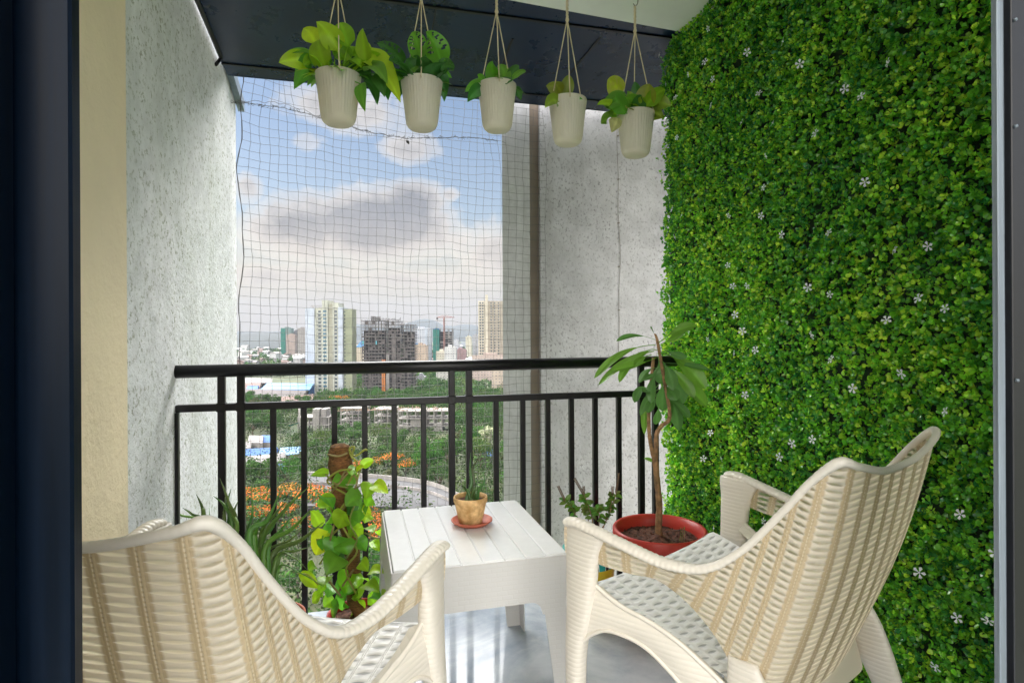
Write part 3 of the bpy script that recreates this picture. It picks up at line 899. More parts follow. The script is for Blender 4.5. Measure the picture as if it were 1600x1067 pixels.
def place(t, mid, ang):
    # local +v is the way the chair faces; local +u is its right
    a = rad(ang) - math.pi / 2
    t.location = (mid[0], mid[1], 0); t.rotation_euler = (0, 0, a)
ch = make_chair('armchair', 'left white woven armchair in front of the aloe plants, partly hidden by the door frame')
place(ch, (-.145, 1.408), 63.0)
c2 = copy_tree(ch); c2['label'] = 'white woven armchair beside the green hedge, its whole curved back in view'
place(c2, (.775, 1.478), 115.3)

# ================================================================== side table
def basket(ctx):
    N = ctx['N']
    br = N.n('ShaderNodeTexBrick', inp={0: ctx['tc'].outputs['UV']}); br.offset = 0.5
    br.inputs['Scale'].default_value = 1.0; br.inputs['Brick Width'].default_value = 0.030; br.inputs['Row Height'].default_value = 0.0125
    br.inputs['Mortar Size'].default_value = 0.0022; br.inputs['Mortar Smooth'].default_value = 0.6
    br.inputs['Color1'].default_value = (1, 1, 1, 1); br.inputs['Color2'].default_value = (0.86, 0.86, 0.86, 1); br.inputs['Mortar'].default_value = (0, 0, 0, 1)
    bn = N.n('ShaderNodeBump', inp={'Strength': 0.16, 'Distance': 0.0012, 'Height': br.outputs['Color']}); ctx['nrm'] = bn.outputs[0]
    ctx['tf'] = N.math('ADD', 0.12, N.math('MULTIPLY', br.outputs['Fac'], 0.06))
M_tweave = mat('white plastic with basket weave relief', (0.60, 0.59, 0.57), 0.36, transl=0.2, tcol=(1, .93, .8), extra=basket)  # same plastic as the top, base darkened so the sides look shaded
M_ttop = mat('glossy white plastic planks', (0.76, 0.76, 0.76), 0.22, spec=0.55, var=[(30, (0.97, 0.97, 0.97), (1.01, 1.01, 1.01), 0.35, 0.65)], bump=[(9, 0.06, 0.003)])

t = thing('side_table', 'square white plastic side table with planked top and woven sides between the chairs', 'table', (0.305, 1.812, 0), rad(0.8))
hx, hy, zt_ = 0.243, 0.272, 0.47
b = MB(); g = 0.0028
npl = 8; pw = (2 * hx - 0.012) / npl
for k in range(npl):
    x = -hx + 0.006 + pw * k
    b.box(x + (g / 2 if k else 0), -hy + 0.003, zt_ - 0.010, x + pw - (g / 2 if k < npl - 1 else 0), hy - 0.003, zt_, 0.0022)
b.box(-hx + 0.006, -hy + 0.006, zt_ - 0.018, hx - 0.006, hy - 0.006, zt_ - 0.0045)
b.build('tabletop', M_ttop, t)
def wall_quad(b, p, q, z0, z1, n=1):
    """vertical sheet from p to q with metric uv"""
    L = (Vector(q) - Vector(p)).length
    return L
# aprons with arched ends merging into legs: each side is an outline extruded inwards
def side_sheet(axis, sgn):
    half, off = (hx, hy) if axis == 'x' else (hy, hx)
    zb = zt_ - 0.006
    lw_t, lw_b = 0.078, 0.052      # leg width top, bottom
    ap = 0.118
    pts = []
    out = 0.018                    # legs splay outwards slightly
    nseg = 8
    prof = []
    # columns across the side, each with top z and bottom z for the apron
    P = []; UV = []
    def sp(h): return out * (1 - h / zb)
    b = MB()
    T_ = 0.004
    def emit(poly2):
        """poly2 list of quads in (s, z)"""
        for qd in poly2:
            vs_ = []; uv = []
            for (s, z) in qd:
                o = off + sp(z)
                ss = s
                vs_.append((ss, sgn * o, z) if axis == 'x' else (sgn * o, ss, z)); uv.append((s + 1, z))
            nb = Vector((0, -sgn * T_, 0)) if axis == 'x' else Vector((-sgn * T_, 0, 0))
            v2 = [tuple(Vector(p) + nb) for p in vs_]
            b.add(vs_ + v2, [(0, 1, 2, 3), (7, 6, 5, 4), (0, 4, 5, 1), (1, 5, 6, 2), (2, 6, 7, 3), (3, 7, 4, 0)], uv + uv)
    inner = half - lw_t
    qs = []
    rr_ = 0.035
    cols = [-inner + rr_ * k / 6 for k in range(7)] + [inner - rr_ + rr_ * k / 6 for k in range(7)]
    def arch(s):
        d = inner - abs(s)
        if d >= rr_: return zb - ap
        return zb - ap - (rr_ - math.sqrt(max(0, rr_ ** 2 - (rr_ - d) ** 2)))
    for a, c in zip(cols[:-1], cols[1:]): qs.append([(a, arch(a)), (c, arch(c)), (c, zb), (a, zb)])
    emit(qs); apron = b
    legs = []
    for s_ in (-1, 1):
        b = MB(); qs = []
        zz = [0.0, 0.1, 0.2, zb - ap - rr_, zb]
        for z0, z1 in zip(zz[:-1], zz[1:]):
            w = lambda z: lw_b + (lw_t - lw_b) * min(1, z / (zb - ap - rr_))
            e = lambda z: half + sp(z)
            q = [(s_ * (e(z0) - w(z0)), z0), (s_ * e(z0), z0), (s_ * e(z1), z1), (s_ * (e(z1) - w(z1) if z1 < zb else inner), z1)]
            if z1 == zb: q[0] = (s_ * inner, z0); 
            qs.append(q if s_ > 0 else q[::-1])
        emit(qs); legs.append(b)
    return apron, legs
LEG = {}
for axis, sgn in (('x', -1), ('x', 1), ('y', -1), ('y', 1)):
    ap_, lg = side_sheet(axis, sgn)
    ap_.build('apron', M_tweave, t)
    for s_, l in zip((-1, 1), lg):
        key = (s_, sgn) if axis == 'x' else (sgn, s_)
        LEG.setdefault(key, []).append(l)
for key, ls in LEG.items():
    b = MB()
    for l in ls: b.add(l.v, l.f, l.uv)
    b.build('leg', M_tweave, t)
# ================================================================== plants and pots
M_leaf = leaf_attr_mat('plant leaf', 0.36, 0.42, 0.5, bump=[(60, 0.1, 0.002)])
M_aloe = leaf_attr_mat('fleshy leaf', 0.42, 0.15, 0.5, bump=[(90, 0.15, 0.001)])
M_stem = leaf_attr_mat('green stem', 0.5, 0.1, 0.4)
M_soil = mat('dark red brown soil', (0.085, 0.038, 0.024), 0.95, var=[(60, (0.4, 0.4, 0.4), (1.9, 1.7, 1.5), 0.35, 0.65)], bump=[(70, 1.0, 0.012), (25, 0.8, 0.02)])
M_bark = mat('knobbly brown bark', (0.26, 0.15, 0.085), 0.8, var=[(40, (0.6, 0.6, 0.55), (1.5, 1.4, 1.2), 0.35, 0.65), (12, (0.7, 0.8, 0.6), (1.1, 1.1, 1.1), 0.35, 0.65)], bump=[(60, 0.8, 0.006)])
M_ppot = mat('cream plastic planter', (0.90, 0.88, 0.80), 0.42, transl=0.5, tcol=(1, .95, .78))
M_jute = mat('pale cotton cord', (0.72, 0.62, 0.42), 0.85, bump=[(180, 0.8, 0.002)])
M_steel = mat('steel hook', (0.35, 0.33, 0.30), 0.4, metal=0.9)
M_terra = mat('orange terracotta', (0.42, 0.105, 0.055), 0.6, var=[(30, (0.85, 0.85, 0.85), (1.12, 1.1, 1.1), 0.35, 0.65)], bump=[(80, 0.15, 0.002)])
M_clay = mat('mottled yellow ochre clay', (0.62, 0.38, 0.16), 0.75, var=[(22, (0.62, 0.55, 0.42), (1.2, 1.3, 1.5), 0.36, 0.64), (70, (0.85, 0.85, 0.8), (1.1, 1.1, 1.1), 0.35, 0.65)], bump=[(60, 0.3, 0.003)])
M_redpot = mat('red plastic plant pot', (0.50, 0.045, 0.030), 0.36, spec=0.5, transl=0.12, tcol=(1, .35, .25), bump=[(8, 0.08, 0.004)])

PROF = {
    'heart': lambda t: 2.02 * (t + 0.004) ** 0.36 * (1 - t) ** 0.86 * (1.0 if t > 0 else 0.2),
    'ovate': lambda t: 1.0 * math.sin(math.pi * min(1, max(0, t)) ** 0.82) ** 0.85 if 0 < t < 1 else 0.02,
    'lance': lambda t: (1 - t) ** 0.8 * (0.75 + 0.25 * min(1, t * 6)) + 0.01,
    'spat': lambda t: (0.10 + 0.0 * t if t < 0.28 else 0.10 + 0.9 * math.sin(math.pi * ((t - 0.28) / 0.72) ** 1.35) ** 0.7 if t < 1 else 0.03),
}
def leafp(mb, p0, p1, p2, w, hint, prof='heart', fold=0.25, col=(.1, .2, .03), nl=10, nw=6, wavy=0.06, seed=0, holes=False, thick=0.0, varieg=None):
    r = random.Random(seed)
    p0, p1, p2 = Vector(p0), Vector(p1), Vector(p2)
    P = []; UV = []
    fn = PROF[prof]
    ph = r.uniform(0, 6)
    if holes: nl, nw = 20, 12
    cols = []
    for i in range(nl + 1):
        t = i / nl
        c = p0 * (1 - t) ** 2 + p1 * 2 * t * (1 - t) + p2 * t * t
        tg = ((p1 - p0) * (1 - t) + (p2 - p1) * t)
        if tg.length < 1e-6: tg = p2 - p0
        tg.normalize()
        s = tg.cross(hint); s = s.normalized() if s.length > 1e-4 else tg.orthogonal().normalized()
        nr = s.cross(tg)
        hw = w * 0.5 * fn(t)
        row = []; ur = []
        for j in range(nw + 1):
            q = -1 + 2 * j / nw
            back = 0
            if prof == 'heart' and t < 0.16: back = -abs(q) * (0.16 - t) * 1.1 * w * 0.5
            d = nr * (abs(q) * hw * fold) + nr * (math.sin(t * 9 + q * 2 + ph) * wavy * hw) 
            if thick: d = nr * ((q * q - 0.6) * thick * fn(t))
            row.append(c + s * (q * hw) + d + tg * back); ur.append((q * 0.5 + 0.5, t))
        P.append(row); UV.append(ur)
    skip = None
    if holes:
        hs = [(a, sg) for a in (0.24, 0.40, 0.56, 0.70) for sg in (-1, 1)]
        def skip(i, j):
            t = (i + 0.5) / nl; q = -1 + 2 * (j + 0.5) / nw
            for a, sg in hs:
                if sg * q > 0.2 and abs(q) < 0.86 and 0.3 < sg * q < 0.78 and abs(t - a - 0.10 * abs(q)) < 0.028: return True
            return False
    base = len(mb.v)
    mb.grid(P, UV, col, True, skip)
    # midrib a little lighter; variegation as real leaf colouring
    k = 0
    for i in range(nl + 1):
        for j in range(nw + 1):
            q = -1 + 2 * j / nw
            f = 1.0 + (0.28 if abs(q) < 0.12 else 0.0) + r.uniform(-.05, .05)
            c = tuple(x * f for x in col)
            if varieg and r.random() < varieg: c = tuple(a * 0.4 + b_ * 0.6 for a, b_ in zip(c, (0.55, 0.55, 0.12)))
            mb.col[base + k] = c; k += 1

def tocam(p): return (CAM - Vector(p)).normalized()
LIME = (0.28, 0.54, 0.02); LIMEY = (0.44, 0.66, 0.02); MID = (0.14, 0.38, 0.03); DARK = (0.05, 0.19, 0.03); OLIVE = (0.27, 0.33, 0.03)

def add_leaves(t, spec, conv, D, center, seed, prof='heart', stem=True, dj=0.07, scale_w=1.0, fold=0.25, mid=None, name='foliage', wmul=1.0):
    """spec rows: bx, by, tx, ty, width, colour[, opts]; conv maps crop pixels to photo pixels"""
    r = random.Random(seed)
    b = MB(); sb = MB()
    o = Vector(t.location)
    for k, row in enumerate(spec):
        bx, by, tx, ty, w, col = row[:6]; op = row[6] if len(row) > 6 else {}
        d0 = D + r.uniform(-dj, dj) * 0.6 + op.get('d', 0); d1 = d0 + r.uniform(-dj, dj) + op.get('dt', 0)
        p0 = dep(*conv(bx, by), d0); p2 = dep(*conv(tx, ty), d1)
        wm = w * conv.s * D / FPX * wmul
        L = (p2 - p0).length
        p1 = (p0 + p2) / 2 + Vector((r.uniform(-.1, .1), r.uniform(-.1, .1), op.get('arch', 0.22))) * L
        hint = (tocam(p0) * 1.0 + Vector((r.uniform(-.5, .5), r.uniform(-.3, .3), r.uniform(0.0, .8)))).normalized()
        if 'hint' in op: hint = Vector(op['hint'])
        leafp(b, p0 - o, p1 - o, p2 - o, wm, hint, op.get('prof', prof), op.get('fold', fold), tuple(c * r.uniform(.85, 1.15) for c in col), seed=seed * 100 + k, holes=op.get('holes', False), varieg=op.get('varieg'))
        if stem:
            c = Vector(center) + Vector((r.uniform(-.025, .025), r.uniform(-.025, .025), 0))
            m1 = (c + p0) / 2 + Vector((0, 0, 0.25 * (c - p0).length * op.get('sa', 1)))
            pth = [c * (1 - s) ** 2 + m1 * 2 * s * (1 - s) + p0 * s * s for s in (0, .2, .4, .6, .8, 1.0)]
            sb.tube([p - o for p in pth], 0.0019, 5, col=tuple(x * 1.0 for x in col))
    ob = b.build(name, M_leaf, t)
    if stem: sb.build('stem', M_stem, t)
    return ob
class Conv:
    def __init__(s, sc, ox, oy): s.k = sc; s.ox = ox; s.oy = oy; s.s = 1 / sc
    def __call__(s, x, y): return (s.ox + x / s.k, s.oy + y / s.k)

# ---- hanging planters
PX = [(-0.077, 2.031), (0.199, 2.034), (0.471, 2.058), (0.737, 2.050), (1.017, 2.063)]
PZ = [1.776, 1.783, 1.808, 1.776, 1.756]
PLAB = ['first hanging cream planter from the left with large lime yellow heart leaves',
        'hanging cream planter with dark holed monstera leaves, second from the left',
        'middle hanging cream planter with a few plain mid green leaves',
        'fourth hanging cream planter with three olive leaves and mostly bare rim',
        'hanging cream planter with yellow variegated leaves, closest to the hedge']
PR = [0.0745, 0.0715, 0.0700, 0.0705, 0.0720]
potmesh = soilm = None
c6 = Conv(4.85, 420, 0); c2_ = Conv(2.424, 420, 0)
PL = [
 ([(350,330,262,215,120,LIMEY),(520,375,360,165,140,LIMEY,{'arch':.1}),(420,500,372,305,135,LIME),(300,460,75,478,115,LIMEY,{'arch':.1}),(310,400,125,410,50,MID),
   (400,495,190,680,150,MID,{'arch':.5}),(600,350,545,172,120,LIME),(735,455,712,215,95,LIME,{'arch':.05}),(760,400,680,298,60,LIMEY),(590,460,480,380,115,LIME),
   (650,480,560,365,120,LIME),(700,480,850,412,70,LIME),(735,450,1000,782,190,LIMEY,{'arch':.45}),(740,600,822,800,95,DARK,{'arch':.3}),(700,640,732,850,85,MID,{'arch':.2}),
   (620,490,780,600,100,DARK,{'arch':.3}),(420,560,300,610,90,LIME),(480,470,430,540,80,MID),(700,420,800,480,100,LIME),(760,520,900,640,120,MID,{'arch':.4}),(450,450,360,470,110,LIME),
   (560,480,590,560,90,MID),(640,420,700,520,110,LIME),(810,560,880,740,90,DARK,{'arch':.2}),(500,440,540,400,90,LIME),(350,470,260,500,90,LIME)], c6, 1.95),
 ([(1150,440,1085,245,120,MID,{'holes':True}),(1300,465,1190,243,150,MID,{'holes':True}),(1010,470,818,330,100,DARK,{'holes':True}),(1000,520,908,460,90,DARK,{'holes':True}),
   (1100,540,1040,450,110,DARK),(1180,560,1150,450,120,DARK),(1240,560,1230,460,120,DARK),(1300,540,1290,460,110,DARK),(1080,580,980,560,90,DARK),(1300,510,1408,520,90,DARK,{'holes':True}),
   (1300,560,1330,775,80,DARK,{'arch':.3}),(1290,540,1388,595,60,MID),(960,560,905,765,110,DARK,{'holes':True,'arch':.3}),(1000,560,940,640,90,MID),(1140,500,1080,520,110,DARK,{'holes':True}),
   (1210,500,1160,540,120,DARK),(1270,500,1310,560,110,DARK),(1060,500,1110,560,100,MID),(1180,470,1250,500,110,DARK,{'holes':True}),(1340,480,1400,540,80,DARK),(920,600,880,700,90,DARK,{'holes':True,'arch':.3}),
   (1020,600,985,760,60,DARK,{'arch':.2}),(1120,470,1200,430,100,DARK),(1250,600,1180,560,90,DARK)], c6, 2.02),
 ([(855,312,848,232,46,MID),(892,312,880,243,46,MID),(905,300,948,250,30,DARK),(925,300,975,272,20,MID),(830,325,742,350,44,MID),(805,335,752,388,40,DARK,{'arch':.3}),(810,310,790,285,26,MID),
   (930,335,955,382,30,DARK,{'arch':.2}),(870,320,830,300,34,DARK),(900,318,925,300,36,DARK)], c2_, 2.09),
 ([(1112,372,1050,325,54,OLIVE),(1092,385,1046,410,42,OLIVE,{'arch':.3}),(1125,362,1136,283,42,(0.24,0.28,0.03)),(1105,350,1085,318,36,OLIVE),(1135,376,1190,378,14,MID)], c2_, 2.14),
 ([(1340,355,1283,303,58,LIMEY,{'varieg':.5}),(1330,395,1262,395,74,MID),(1318,412,1243,398,36,LIME),(1300,440,1258,470,42,MID,{'arch':.2}),(1320,450,1298,503,46,(.5,.55,.2),{'arch':.1}),
   (1392,378,1385,310,32,DARK),(1400,405,1352,372,46,MID),(1425,405,1442,318,64,OLIVE),(1440,395,1524,402,64,OLIVE),(1430,400,1502,340,44,LIME),(1440,420,1495,448,54,OLIVE,{'arch':.2}),
   (1372,425,1358,345,44,MID,{'varieg':.25}),(1350,430,1300,360,50,MID),(1400,420,1412,360,44,DARK),(1330,440,1285,430,40,LIME),(1450,400,1410,375,50,OLIVE)], c2_, 2.22)]
for k in range(5):
    x, y = PX[k]; z0 = PZ[k]; R_ = PR[k]
    t = thing('hanging_planter', PLAB[k], 'hanging planter', (x, y, z0), 0, 'cream ribbed planters hanging in a row from the ceiling')
    H = 0.165
    prof = [(0.0, 0.002), (0.030, 0.0), (0.040, 0.003), (0.0485, 0.010), (0.0535, 0.020), (0.056, 0.034), (0.0605, 0.075), (0.0655, 0.115), (0.0705, 0.150), (0.072, 0.1640), (0.0715, 0.1660), (0.0695, 0.1655), (0.068, 0.150), (0.063, 0.110), (0.0, 0.108)]
    prof = [(r_ * R_ / 0.072, z) for r_, z in prof]
    b = MB(); b.lathe(prof, n=152, rib=lambda j, q: (-0.0028 * (1 if (q % 4) == 0 else 0) if 5 <= j <= 9 else 0))
    b.build('pot', M_ppot, t)
    b = MB(); b.lathe([(0.0, 0.128), (0.02, 0.130), (0.045, 0.127), (0.065 * R_ / 0.072, 0.126)], n=32); b.build('soil', M_soil, t)
    kz = 2.235 - z0
    off = [0.6, 2.5, 4.6, 0.3, 1.2][k]
    for q in range(3):
        a = off + q * 2.094
        e = Vector(((R_ - 0.001) * math.cos(a), (R_ - 0.001) * math.sin(a), 0.156)); top = Vector((0.002 * math.cos(a), 0.002 * math.sin(a), kz))
        b = MB(); pts = [e + Vector((0.003 * math.cos(a), 0.003 * math.sin(a), -0.006)), e + Vector((0.004 * math.cos(a), 0.004 * math.sin(a), 0.004))] + [e.lerp(top, s) for s in (0.1, .35, .6, .85, 1)]
        b.tube(pts, 0.0021, 6); b.build('cord', M_jute, t)
    b = MB()
    for ph in (0, 2.1, 4.2): b.tube([(0.0028 * math.cos(ph + s * 16), 0.0028 * math.sin(ph + s * 16), kz - 0.01 + s * 0.11) for s in np.linspace(0, 1, 22)], 0.0026, 6)
    b.tube([(0, 0, kz - 0.004), (0, 0, kz + 0.004), (0, 0, kz + 0.016)], [0.004, 0.0075, 0.004], 8)
    b.build('knotted_cord', M_jute, t)
    b = MB(); hz = 2.41 - z0
    b.tube(smooth_path([(0, 0, hz), (0, 0, hz - 0.028), (0.012, 0, hz - 0.045), (0.010, 0, hz - 0.066), (0, 0, hz - 0.074), (-0.006, 0, hz - 0.066)], 5), 0.0018, 6)
    b.lathe([(0, -0.004), (0.007, -0.004), (0.009, 0.0)], cz=hz, n=12); b.build('hook', M_steel, t)
    sp, cv, D = PL[k]
    rf = random.Random(90 + k); nf_ = [16, 16, 7, 0, 9][k]; pal = [[LIME, LIMEY, MID], [DARK, DARK, MID], [MID, DARK], [OLIVE], [MID, OLIVE, LIME]][k]
    b = MB(); ov = Vector(t.location)
    for q in range(nf_):
        a = rf.uniform(0, 6.283); c0 = Vector((x, y, z0 + 0.155)) + Vector((math.cos(a), math.sin(a), 0)) * R_ * rf.uniform(.2, .8); L_ = rf.uniform(.05, .095) * (1.1 if k < 2 else .8)
        dr = Vector((math.cos(a), math.sin(a), rf.uniform(-.25, .9))).normalized(); p2 = c0 + dr * L_
        leafp(b, c0 - ov, (c0 + p2) / 2 + Vector((0, 0, .3 * L_)) - ov, p2 - ov, L_ * rf.uniform(.5, .75), Vector((rf.uniform(-.4, .4), -.5, 1)), 'heart', .22, tuple(v_ * rf.uniform(.8, 1.2) for v_ in rf.choice(pal)), seed=q + 1000 * k)
    if nf_: b.build('rim_leaves', M_leaf, t)
    add_leaves(t, sp, cv, D, (x, y, z0 + 0.13), 20 + k, wmul=1.3)

# ---- money plant on a moss pole
t = thing('moss_pole_plant', 'leafy lime green climbing plant winding up a brown coir moss pole in a red pot', 'potted plant', (-0.02, 2.10, 0))
o = Vector(t.location)
c7 = Conv(3.443, 250, 640)
b = MB(); b.lathe([(0.07, 0.0), (0.08, 0.0), (0.10, 0.10), (0.108, 0.103), (0.108, 0.12), (0.102, 0.122), (0.097, 0.10)], n=40); b.build('pot', M_redpot, t)
b = MB(); b.lathe([(0, 0.10), (0.098, 0.098)], n=32); b.build('soil', M_soil, t)
def coir(ctx):
    N = ctx['N']; mp = N.n('ShaderNodeMapping', inp={0: ctx['vec']}); mp.inputs['Rotation'].default_value = (0.5, 0.3, 0); mp.inputs['Scale'].default_value = (60, 60, 200)
    nz = N.noise(mp.outputs[0], 1.0, 5, 0.7)
    ctx['c'] = N.mix(1.0, ctx['c'], N.ramp(nz, [(0.35, (0.45, 0.4, 0.35)), (0.65, (1.5, 1.4, 1.3))]), 'MULTIPLY')
    bn = N.n('ShaderNodeBump', inp={'Strength': 0.9, 'Distance': 0.006, 'Height': nz}); ctx['nrm'] = bn.outputs[0]
M_coir = mat('brown coir fibre', (0.17, 0.088, 0.032), 0.95, var=[(9, (0.7, 0.8, 0.5), (1.2, 1.1, 1.1), 0.35, 0.6)], extra=coir)
Dp = 2.06
pole = [dep(*c7(1045, 1020), Dp), dep(*c7(1042, 860), Dp), dep(*c7(1025, 700), Dp), dep(*c7(985, 480), Dp), dep(*c7(970, 300), Dp), dep(*c7(968, 215), Dp), dep(*c7(968, 190), Dp), dep(*c7(968, 181), Dp)]
pr = [0.024, 0.025, 0.027, 0.032, 0.040, 0.037, 0.026, 0.004]
pp = smooth_path([Vector((0.0, 2.1, 0.09))] + pole, 6)
prr = [x[0] for x in smooth_path([(q, 0, 0) for q in [0.024] + pr], 6)]
b = MB(); b.tube([p - o for p in pp], [q * (1 + 0.05 * math.sin(i * 1.3)) for i, q in enumerate(prr)], 20); b.build('moss_pole', M_coir, t)
S = [(905,345,812,357,48,LIME),(1085,305,1150,272,50,LIMEY),(1030,350,1050,305,50,LIME),(1060,345,1100,310,45,LIMEY),(1150,400,1228,452,75,LIMEY,{'arch':.1}),(1130,395,1105,480,85,LIME,{'arch':.1}),
     (1040,400,925,400,110,MID,{'arch':.4}),(905,520,872,455,90,LIME),(885,470,930,530,80,MID),(865,625,808,545,62,LIME),(900,665,838,782,125,LIMEY,{'arch':.1}),(1090,540,1138,562,62,LIMEY),
     (1080,470,1000,520,110,MID),(1060,520,1070,610,110,MID,{'arch':.2}),(1000,560,960,640,110,LIME,{'arch':.2}),(1060,600,990,600,100,MID),(950,690,935,800,130,MID,{'arch':.2}),(1100,640,1150,660,80,LIME),
     (1150,700,1183,762,55,LIMEY,{'arch':.1}),(1170,650,1205,690,44,LIMEY),(960,790,895,890,125,MID,{'arch':.25}),(1030,880,1000,1000,140,LIME,{'arch':.25}),(1130,870,1205,880,70,LIMEY),(1100,940,1180,985,80,LIME,{'arch':.2}),
     (830,835,800,868,56,LIME),(750,895,850,960,70,LIMEY,{'arch':.1}),(940,950,900,1010,90,MID,{'arch':.2}),(1060,960,1050,1030,90,LIME,{'arch':.2}),(980,720,1010,780,110,MID),(1020,640,1080,700,100,LIME),
     (930,560,900,620,80,LIME),(1120,560,1100,610,70,LIME),(970,860,1030,900,110,MID),(900,900,870,960,80,LIME),(1140,1000,1190,1030,60,MID),(1080,820,1120,870,70,LIME),(880,740,850,700,60,MID),
     (960,480,930,560,90,DARK),(1010,520,1050,560,90,DARK),(990,790,960,870,100,DARK),(1060,700,1110,760,80,MID),(1140,480,1110,520,80,LIME),(930,640,900,700,90,MID),(1010,940,960,1010,110,MID),
     (1090,900,1060,960,90,LIME),(860,560,830,600,50,LIME),(1180,720,1150,740,40,LIME),(820,880,790,910,60,LIME),(930,1020,880,1060,80,LIME),(1000,1010,980,1080,90,MID),(1060,1020,1100,1080,80,LIME),(1120,1000,1160,1060,70,LIME),(960,1060,930,1120,90,MID),(1040,1060,1060,1120,90,LIME),(1180,990,1220,1040,60,LIME),(860,1000,820,1040,60,LIMEY),(890,960,850,1000,80,LIME),(1150,930,1190,950,60,LIME)]
add_leaves(t, S, c7, 2.01, (0.0, 2.08, 0.3), 61, stem=False, dj=0.07, wmul=1.12)
b = MB(); r = random.Random(4)
vines = [[(1060,1000),(1000,860),(1060,760),(1000,660),(960,560),(1010,470),(940,420),(900,380),(960,330),(1030,320)],
         [(980,1010),(900,900),(900,800),(930,640),(970,560),(1020,480),(1060,380),(1000,330),(960,400),(900,370)],
         [(1000,420),(1060,300),(1030,250),(1020,210),(1045,200),(1035,240),(1060,245),(1100,215),(1115,218)],
         [(900,240),(960,250),(1010,232)],[(1010,420),(940,400),(890,345)],[(1100,660),(1160,690),(1200,680)],[(840,700),(900,690),(960,640)],[(870,960),(800,890),(740,880)],
         [(860,830),(900,750),(940,600)],[(1040,860),(960,980)],[(1020,330),(960,400),(910,470),(930,560)],[(1060,480),(1020,600),(1060,700),(1000,800)],[(1150,400),(1100,390),(1060,420)],[(1080,310),(1060,380)]]
for vn in vines:
    pts = smooth_path([dep(*c7(*p), 2.01 + r.uniform(-.012, .012)) - o for p in vn], 5)
    b.tube(pts, r.choice([0.0026, 0.0032, 0.0038]), 6, col=r.choice([(0.22, 0.26, 0.06), (0.28, 0.30, 0.05), (0.24, 0.20, 0.07)]))
b.build('vine', M_stem, t)
b = MB(); pts = [dep(*c7(905 + k * 20, 402 + (k % 2)), 2.015) - o for k in range(11)]; b.tube(pts, 0.0012, 5, col=(.6, .6, .5)); b.build('tie_string', M_stem, t)

# ---- aloe plants on the floor behind the left chair
def succulent(t, spec, cv, D, root, wm=1.0, seed=3, name='leaves', col0=(0.10, 0.22, 0.04)):
    r = random.Random(seed); b = MB(); o = Vector(t.location)
    for k, (pts, w) in enumerate(spec):
        d0 = D + r.uniform(-.05, .05)
        P = [dep(*cv(*p), d0 + r.uniform(-.04, .04)) for p in pts]
        if root is not None: P = [Vector(root) + Vector((r.uniform(-.02, .02), r.uniform(-.02, .02), 0))] + P
        path = smooth_path(P, 8); n = len(path)
        W = w * cv.s * D / FPX * wm
        rs = [max(0.0008, W * 0.5 * (1 - (i / (n - 1)) ** 1.7) ** 0.8) for i in range(n)]
        c = tuple(x * r.uniform(.8, 1.3) for x in col0)
        b.tube([p - o for p in path], rs, 10, col=c, flat=0.5, upv=tocam(P[0]))
        for i in range(3, n - 2, 2):   # small marginal teeth
            tg = (path[i + 1] - path[i - 1]).normalized(); s = tg.cross(tocam(path[i])).normalized()
            for sg in (-1, 1):
                q = path[i] + s * sg * rs[i] * 0.95 - o
                b.add([q - tg * rs[i] * .25, q + tg * rs[i] * .25, q + s * sg * max(.002, rs[i] * .3) + tg * rs[i] * .4], [(0, 1, 2), (2, 1, 0)], col=(.3, .35, .15))
    b.build(name, M_aloe, t)
t = thing('aloe_plant', 'spiky aloe plant with long arching green leaves between left chair and moss pole', 'potted plant', (-0.30, 2.02, 0))
b = MB(); b.lathe([(0.07, 0.0), (0.085, 0.0), (0.105, 0.15), (0.113, 0.152), (0.113, 0.175), (0.106, 0.176), (0.10, 0.15)], n=40); b.build('pot', M_terra, t)
b = MB(); b.lathe([(0, 0.15), (0.101, 0.148)], n=32); b.build('soil', M_soil, t)
succulent(t, [([(520,760),(600,640),(640,560)],26),([(560,790),(700,700),(760,640)],22),([(540,700),(620,560),(700,470)],24),([(640,800),(730,760),(800,740)],22),([(540,740),(670,540),(810,405)],36),([(480,690),(580,590),(655,415)],34),([(560,760),(710,640),(830,518)],34),([(600,790),(760,700),(880,603)],36),([(478,700),(497,560),(490,402)],22),
              ([(490,680),(560,600),(600,530)],26),([(505,720),(512,660),(535,620)],44),([(630,795),(720,795),(795,862)],26),([(640,850),(760,880),(905,965)],20),([(580,760),(650,650),(720,560)],30),
              ([(600,800),(660,780),(695,760)],26),([(470,700),(520,610),(580,545)],30)], c7, 1.98, (-0.30, 2.02, 0.16), 1.0, 5)
t = thing('aloe_plant', 'smaller aloe plant with short upright leaf tips against the white wall', 'potted plant', (-0.485, 2.12, 0))
b = MB(); b.lathe([(0.06, 0.0), (0.075, 0.0), (0.092, 0.14), (0.100, 0.142), (0.100, 0.165), (0.094, 0.166), (0.088, 0.14)], n=40); b.build('pot', M_terra, t)
b = MB(); b.lathe([(0, 0.14), (0.089, 0.138)], n=32); b.build('soil', M_soil, t)
succulent(t, [([(400,640),(370,500),(322,368)],26),([(385,640),(350,520),(288,463)],24),([(370,620),(360,520),(382,425)],24),([(400,640),(395,560),(420,488)],24),([(340,640),(345,560),(350,470)],22),([(236,600),(225,520),(196,455)],24),
              ([(250,640),(170,560),(122,527)],20),([(240,640),(110,565),(66,510)],20),([(268,620),(266,580),(265,528)],10),([(410,680),(390,560),(355,520)],22)], c7, 2.10, (-0.485, 2.12, 0.14), 1.1, 9)

